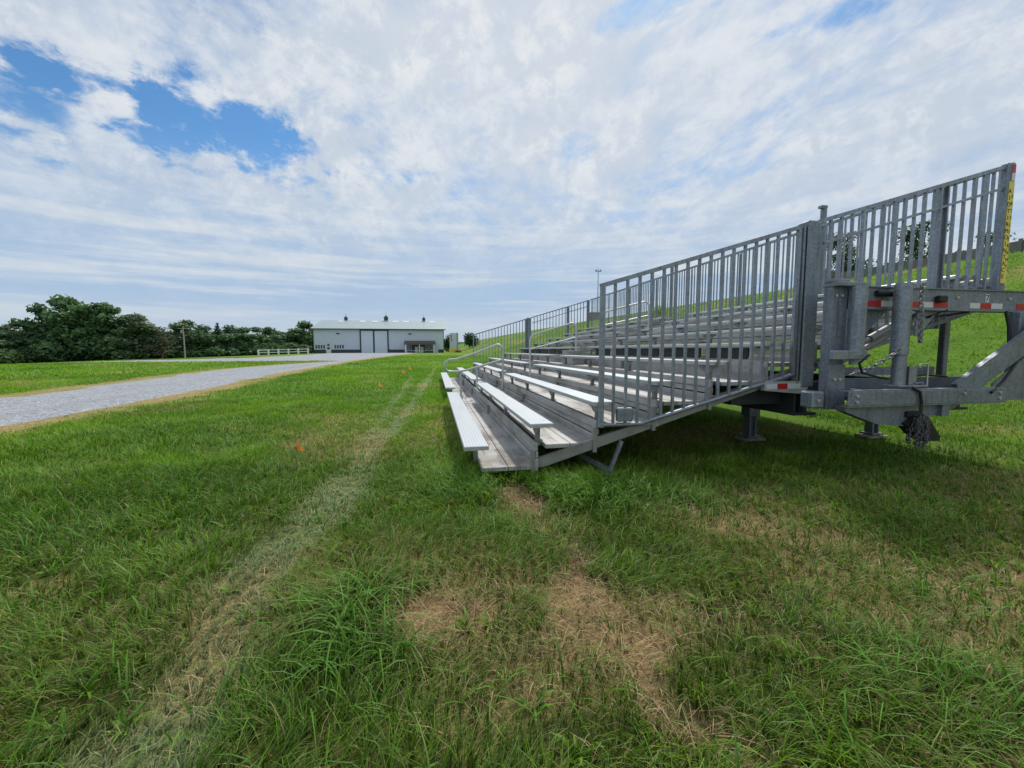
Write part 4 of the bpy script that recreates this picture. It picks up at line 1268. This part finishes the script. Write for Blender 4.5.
warp = t.new('ShaderNodeTexNoise', Vector=mp.outputs[0]); warp.inputs['Scale'].default_value = .9; warp.inputs['Detail'].default_value = 4
wv = t.vm('ADD', mp.outputs[0], t.vm('SCALE', warp.outputs['Color']).outputs[0])
wv.inputs[1].links[0].from_node.inputs['Scale'].default_value = .45
A_ = t.noise(wv.outputs[0], 1.35, 9, .58)
B_ = t.noise(wv.outputs[0], 4.6, 8, .62)
D_ = t.noise(wv.outputs[0], 12., 6, .65)
dens = t.m('ADD', t.m('ADD', t.m('MULTIPLY', A_, .50), t.m('MULTIPLY', B_, .34)), t.m('MULTIPLY', D_, .18))
# clear openings high on the left, where the cloud sheet breaks
def hole(px, py, rx_, ry_, amt):
    f_ = 415.; yaw = math.atan(78/f_); pit = math.atan((384-345.5)/f_)
    Fw = Vector((math.sin(yaw)*math.cos(pit), math.cos(yaw)*math.cos(pit), -math.sin(pit)))
    Rt = Vector((math.cos(yaw), -math.sin(yaw), 0)); Up = Rt.cross(Fw)
    c = (Fw+Rt*(px-512)/f_+Up*(384-py)/f_).normalized()
    # tangent frame at that point of the sky: along and across the horizon
    e1 = Vector((c.y, -c.x, 0)).normalized(); e2 = e1.cross(c).normalized()
    wob = t.m('ADD', t.m('MULTIPLY', t.m('SUBTRACT', B_, .5), 2.2), t.m('MULTIPLY', t.m('SUBTRACT', D_, .5), 1.2))
    a = t.m('DIVIDE', t.vm('DOT_PRODUCT', dr, tuple(e1)).outputs['Value'], rx_)
    b = t.m('DIVIDE', t.vm('DOT_PRODUCT', dr, tuple(e2)).outputs['Value'], ry_)
    front = t.m('GREATER_THAN', t.vm('DOT_PRODUCT', dr, tuple(c)).outputs['Value'], .3)
    q = t.m('ADD', t.m('SQRT', t.m('ADD', t.m('POWER', a, 2.), t.m('POWER', b, 2.))), wob)
    return t.m('MULTIPLY', t.m('MULTIPLY', t.ramp(q, 1.5, .35), front), amt)
for hh_ in (hole(212,130,.165,.055,.28), hole(28,100,.115,.055,.27), hole(104,118,.042,.050,-.30), hole(60,70,.10,.03,.10), hole(375,172,.11,.020,.10), hole(235,12,.06,.03,.08), hole(640,12,.10,.022,.11), hole(815,18,.09,.02,.11), hole(560,150,.08,.03,.08)):
    dens = t.m('SUBTRACT', dens, hh_)
cov = t.m('MULTIPLY', t.ramp(dens, .24, .50), .98)
cov = t.m('POWER', cov, .75)
# light and shade inside the sheet
sunv = tuple(SUN)
glow = t.m('POWER', t.m('MAXIMUM', t.vm('DOT_PRODUCT', dr, sunv).outputs['Value'], 0.), 3.)
shade = t.ramp(t.m('ADD', t.m('MULTIPLY', A_, .45), t.m('MULTIPLY', B_, .55)), .38, .62)
sh2 = t.ramp(t.m('ADD', t.m('MULTIPLY', B_, .6), t.m('MULTIPLY', D_, .4)), .36, .64)
N3 = t.m('ADD', t.m('MULTIPLY', t.noise(dr, 8., 8, .66, .5), .65), t.m('MULTIPLY', t.noise(dr, 24., 5, .65, .3), .35))
N4 = t.noise(dr, 2.6, 4, .55, .3)
shade = t.m('MULTIPLY', shade, t.ramp(N4, .35, .6, .35, 1.))
cl = t.mix(shade, C(4.5,5.6,7.2), C(7.1,7.5,7.9))
cl = t.mix(t.m('MULTIPLY', sh2, .50), cl, C(8.6,8.75,8.85))
cl = t.mix(t.m('MULTIPLY', t.ramp(N3, .46, .58), .78), cl, C(4.7,5.6,6.9))
cl = t.mix(t.m('MULTIPLY', glow, .35), cl, C(9.2,9.2,9.1))
sk = t.vm('MULTIPLY', skyn.outputs[0], (.60,1.0,1.24)).outputs[0]
c0 = t.mix(cov, sk, cl)
# haze band with thin streaks near the horizon
mp2 = t.new('ShaderNodeMapping', Vector=dr); mp2.inputs['Scale'].default_value = (1.6,1.6,26)
st = t.noise(mp2.outputs[0], 1.5, 6, .6)
hz = t.mix(t.ramp(st, .42, .66), C(3.8,5.3,7.3), C(6.2,6.95,7.7))
hz = t.mix(t.ramp(s3.outputs[2], .0, .12), C(5.3,6.2,7.2), hz)
hm = t.ramp(s3.outputs[2], .06, .40, 1., 0.)
c1 = t.mix(t.m('MULTIPLY', hm, .92), c0, hz)
t.put(bg.inputs[0], c1); bg.inputs[1].default_value = .1

sun = bpy.data.lights.new('sun', 'SUN'); sun.energy = 2.9; sun.angle = R(3.5); sun.color = (1., .955, .88)
so = bpy.data.objects.new('sun', sun); col.objects.link(so)
so.rotation_euler = (-SUN).to_track_quat('-Z', 'Y').to_euler()
so.location = (0, 0, 30)

cam = bpy.data.cameras.new('camera'); co_ = bpy.data.objects.new('camera', cam); col.objects.link(co_)
cam.sensor_width = 36; cam.lens = 36*415/1024; cam.clip_start = .05; cam.clip_end = 4000
yaw = math.atan(78/415.); pit = math.atan(38.5/415.)
co_.location = (0, 0, 1.4)
co_.rotation_euler = (math.pi/2-pit, 0, -yaw)
scn.camera = co_
scn.view_settings.view_transform = 'Standard'; scn.view_settings.look = 'None'; scn.view_settings.exposure = 0
scn.cycles.max_bounces = 6; scn.cycles.transparent_max_bounces = 8
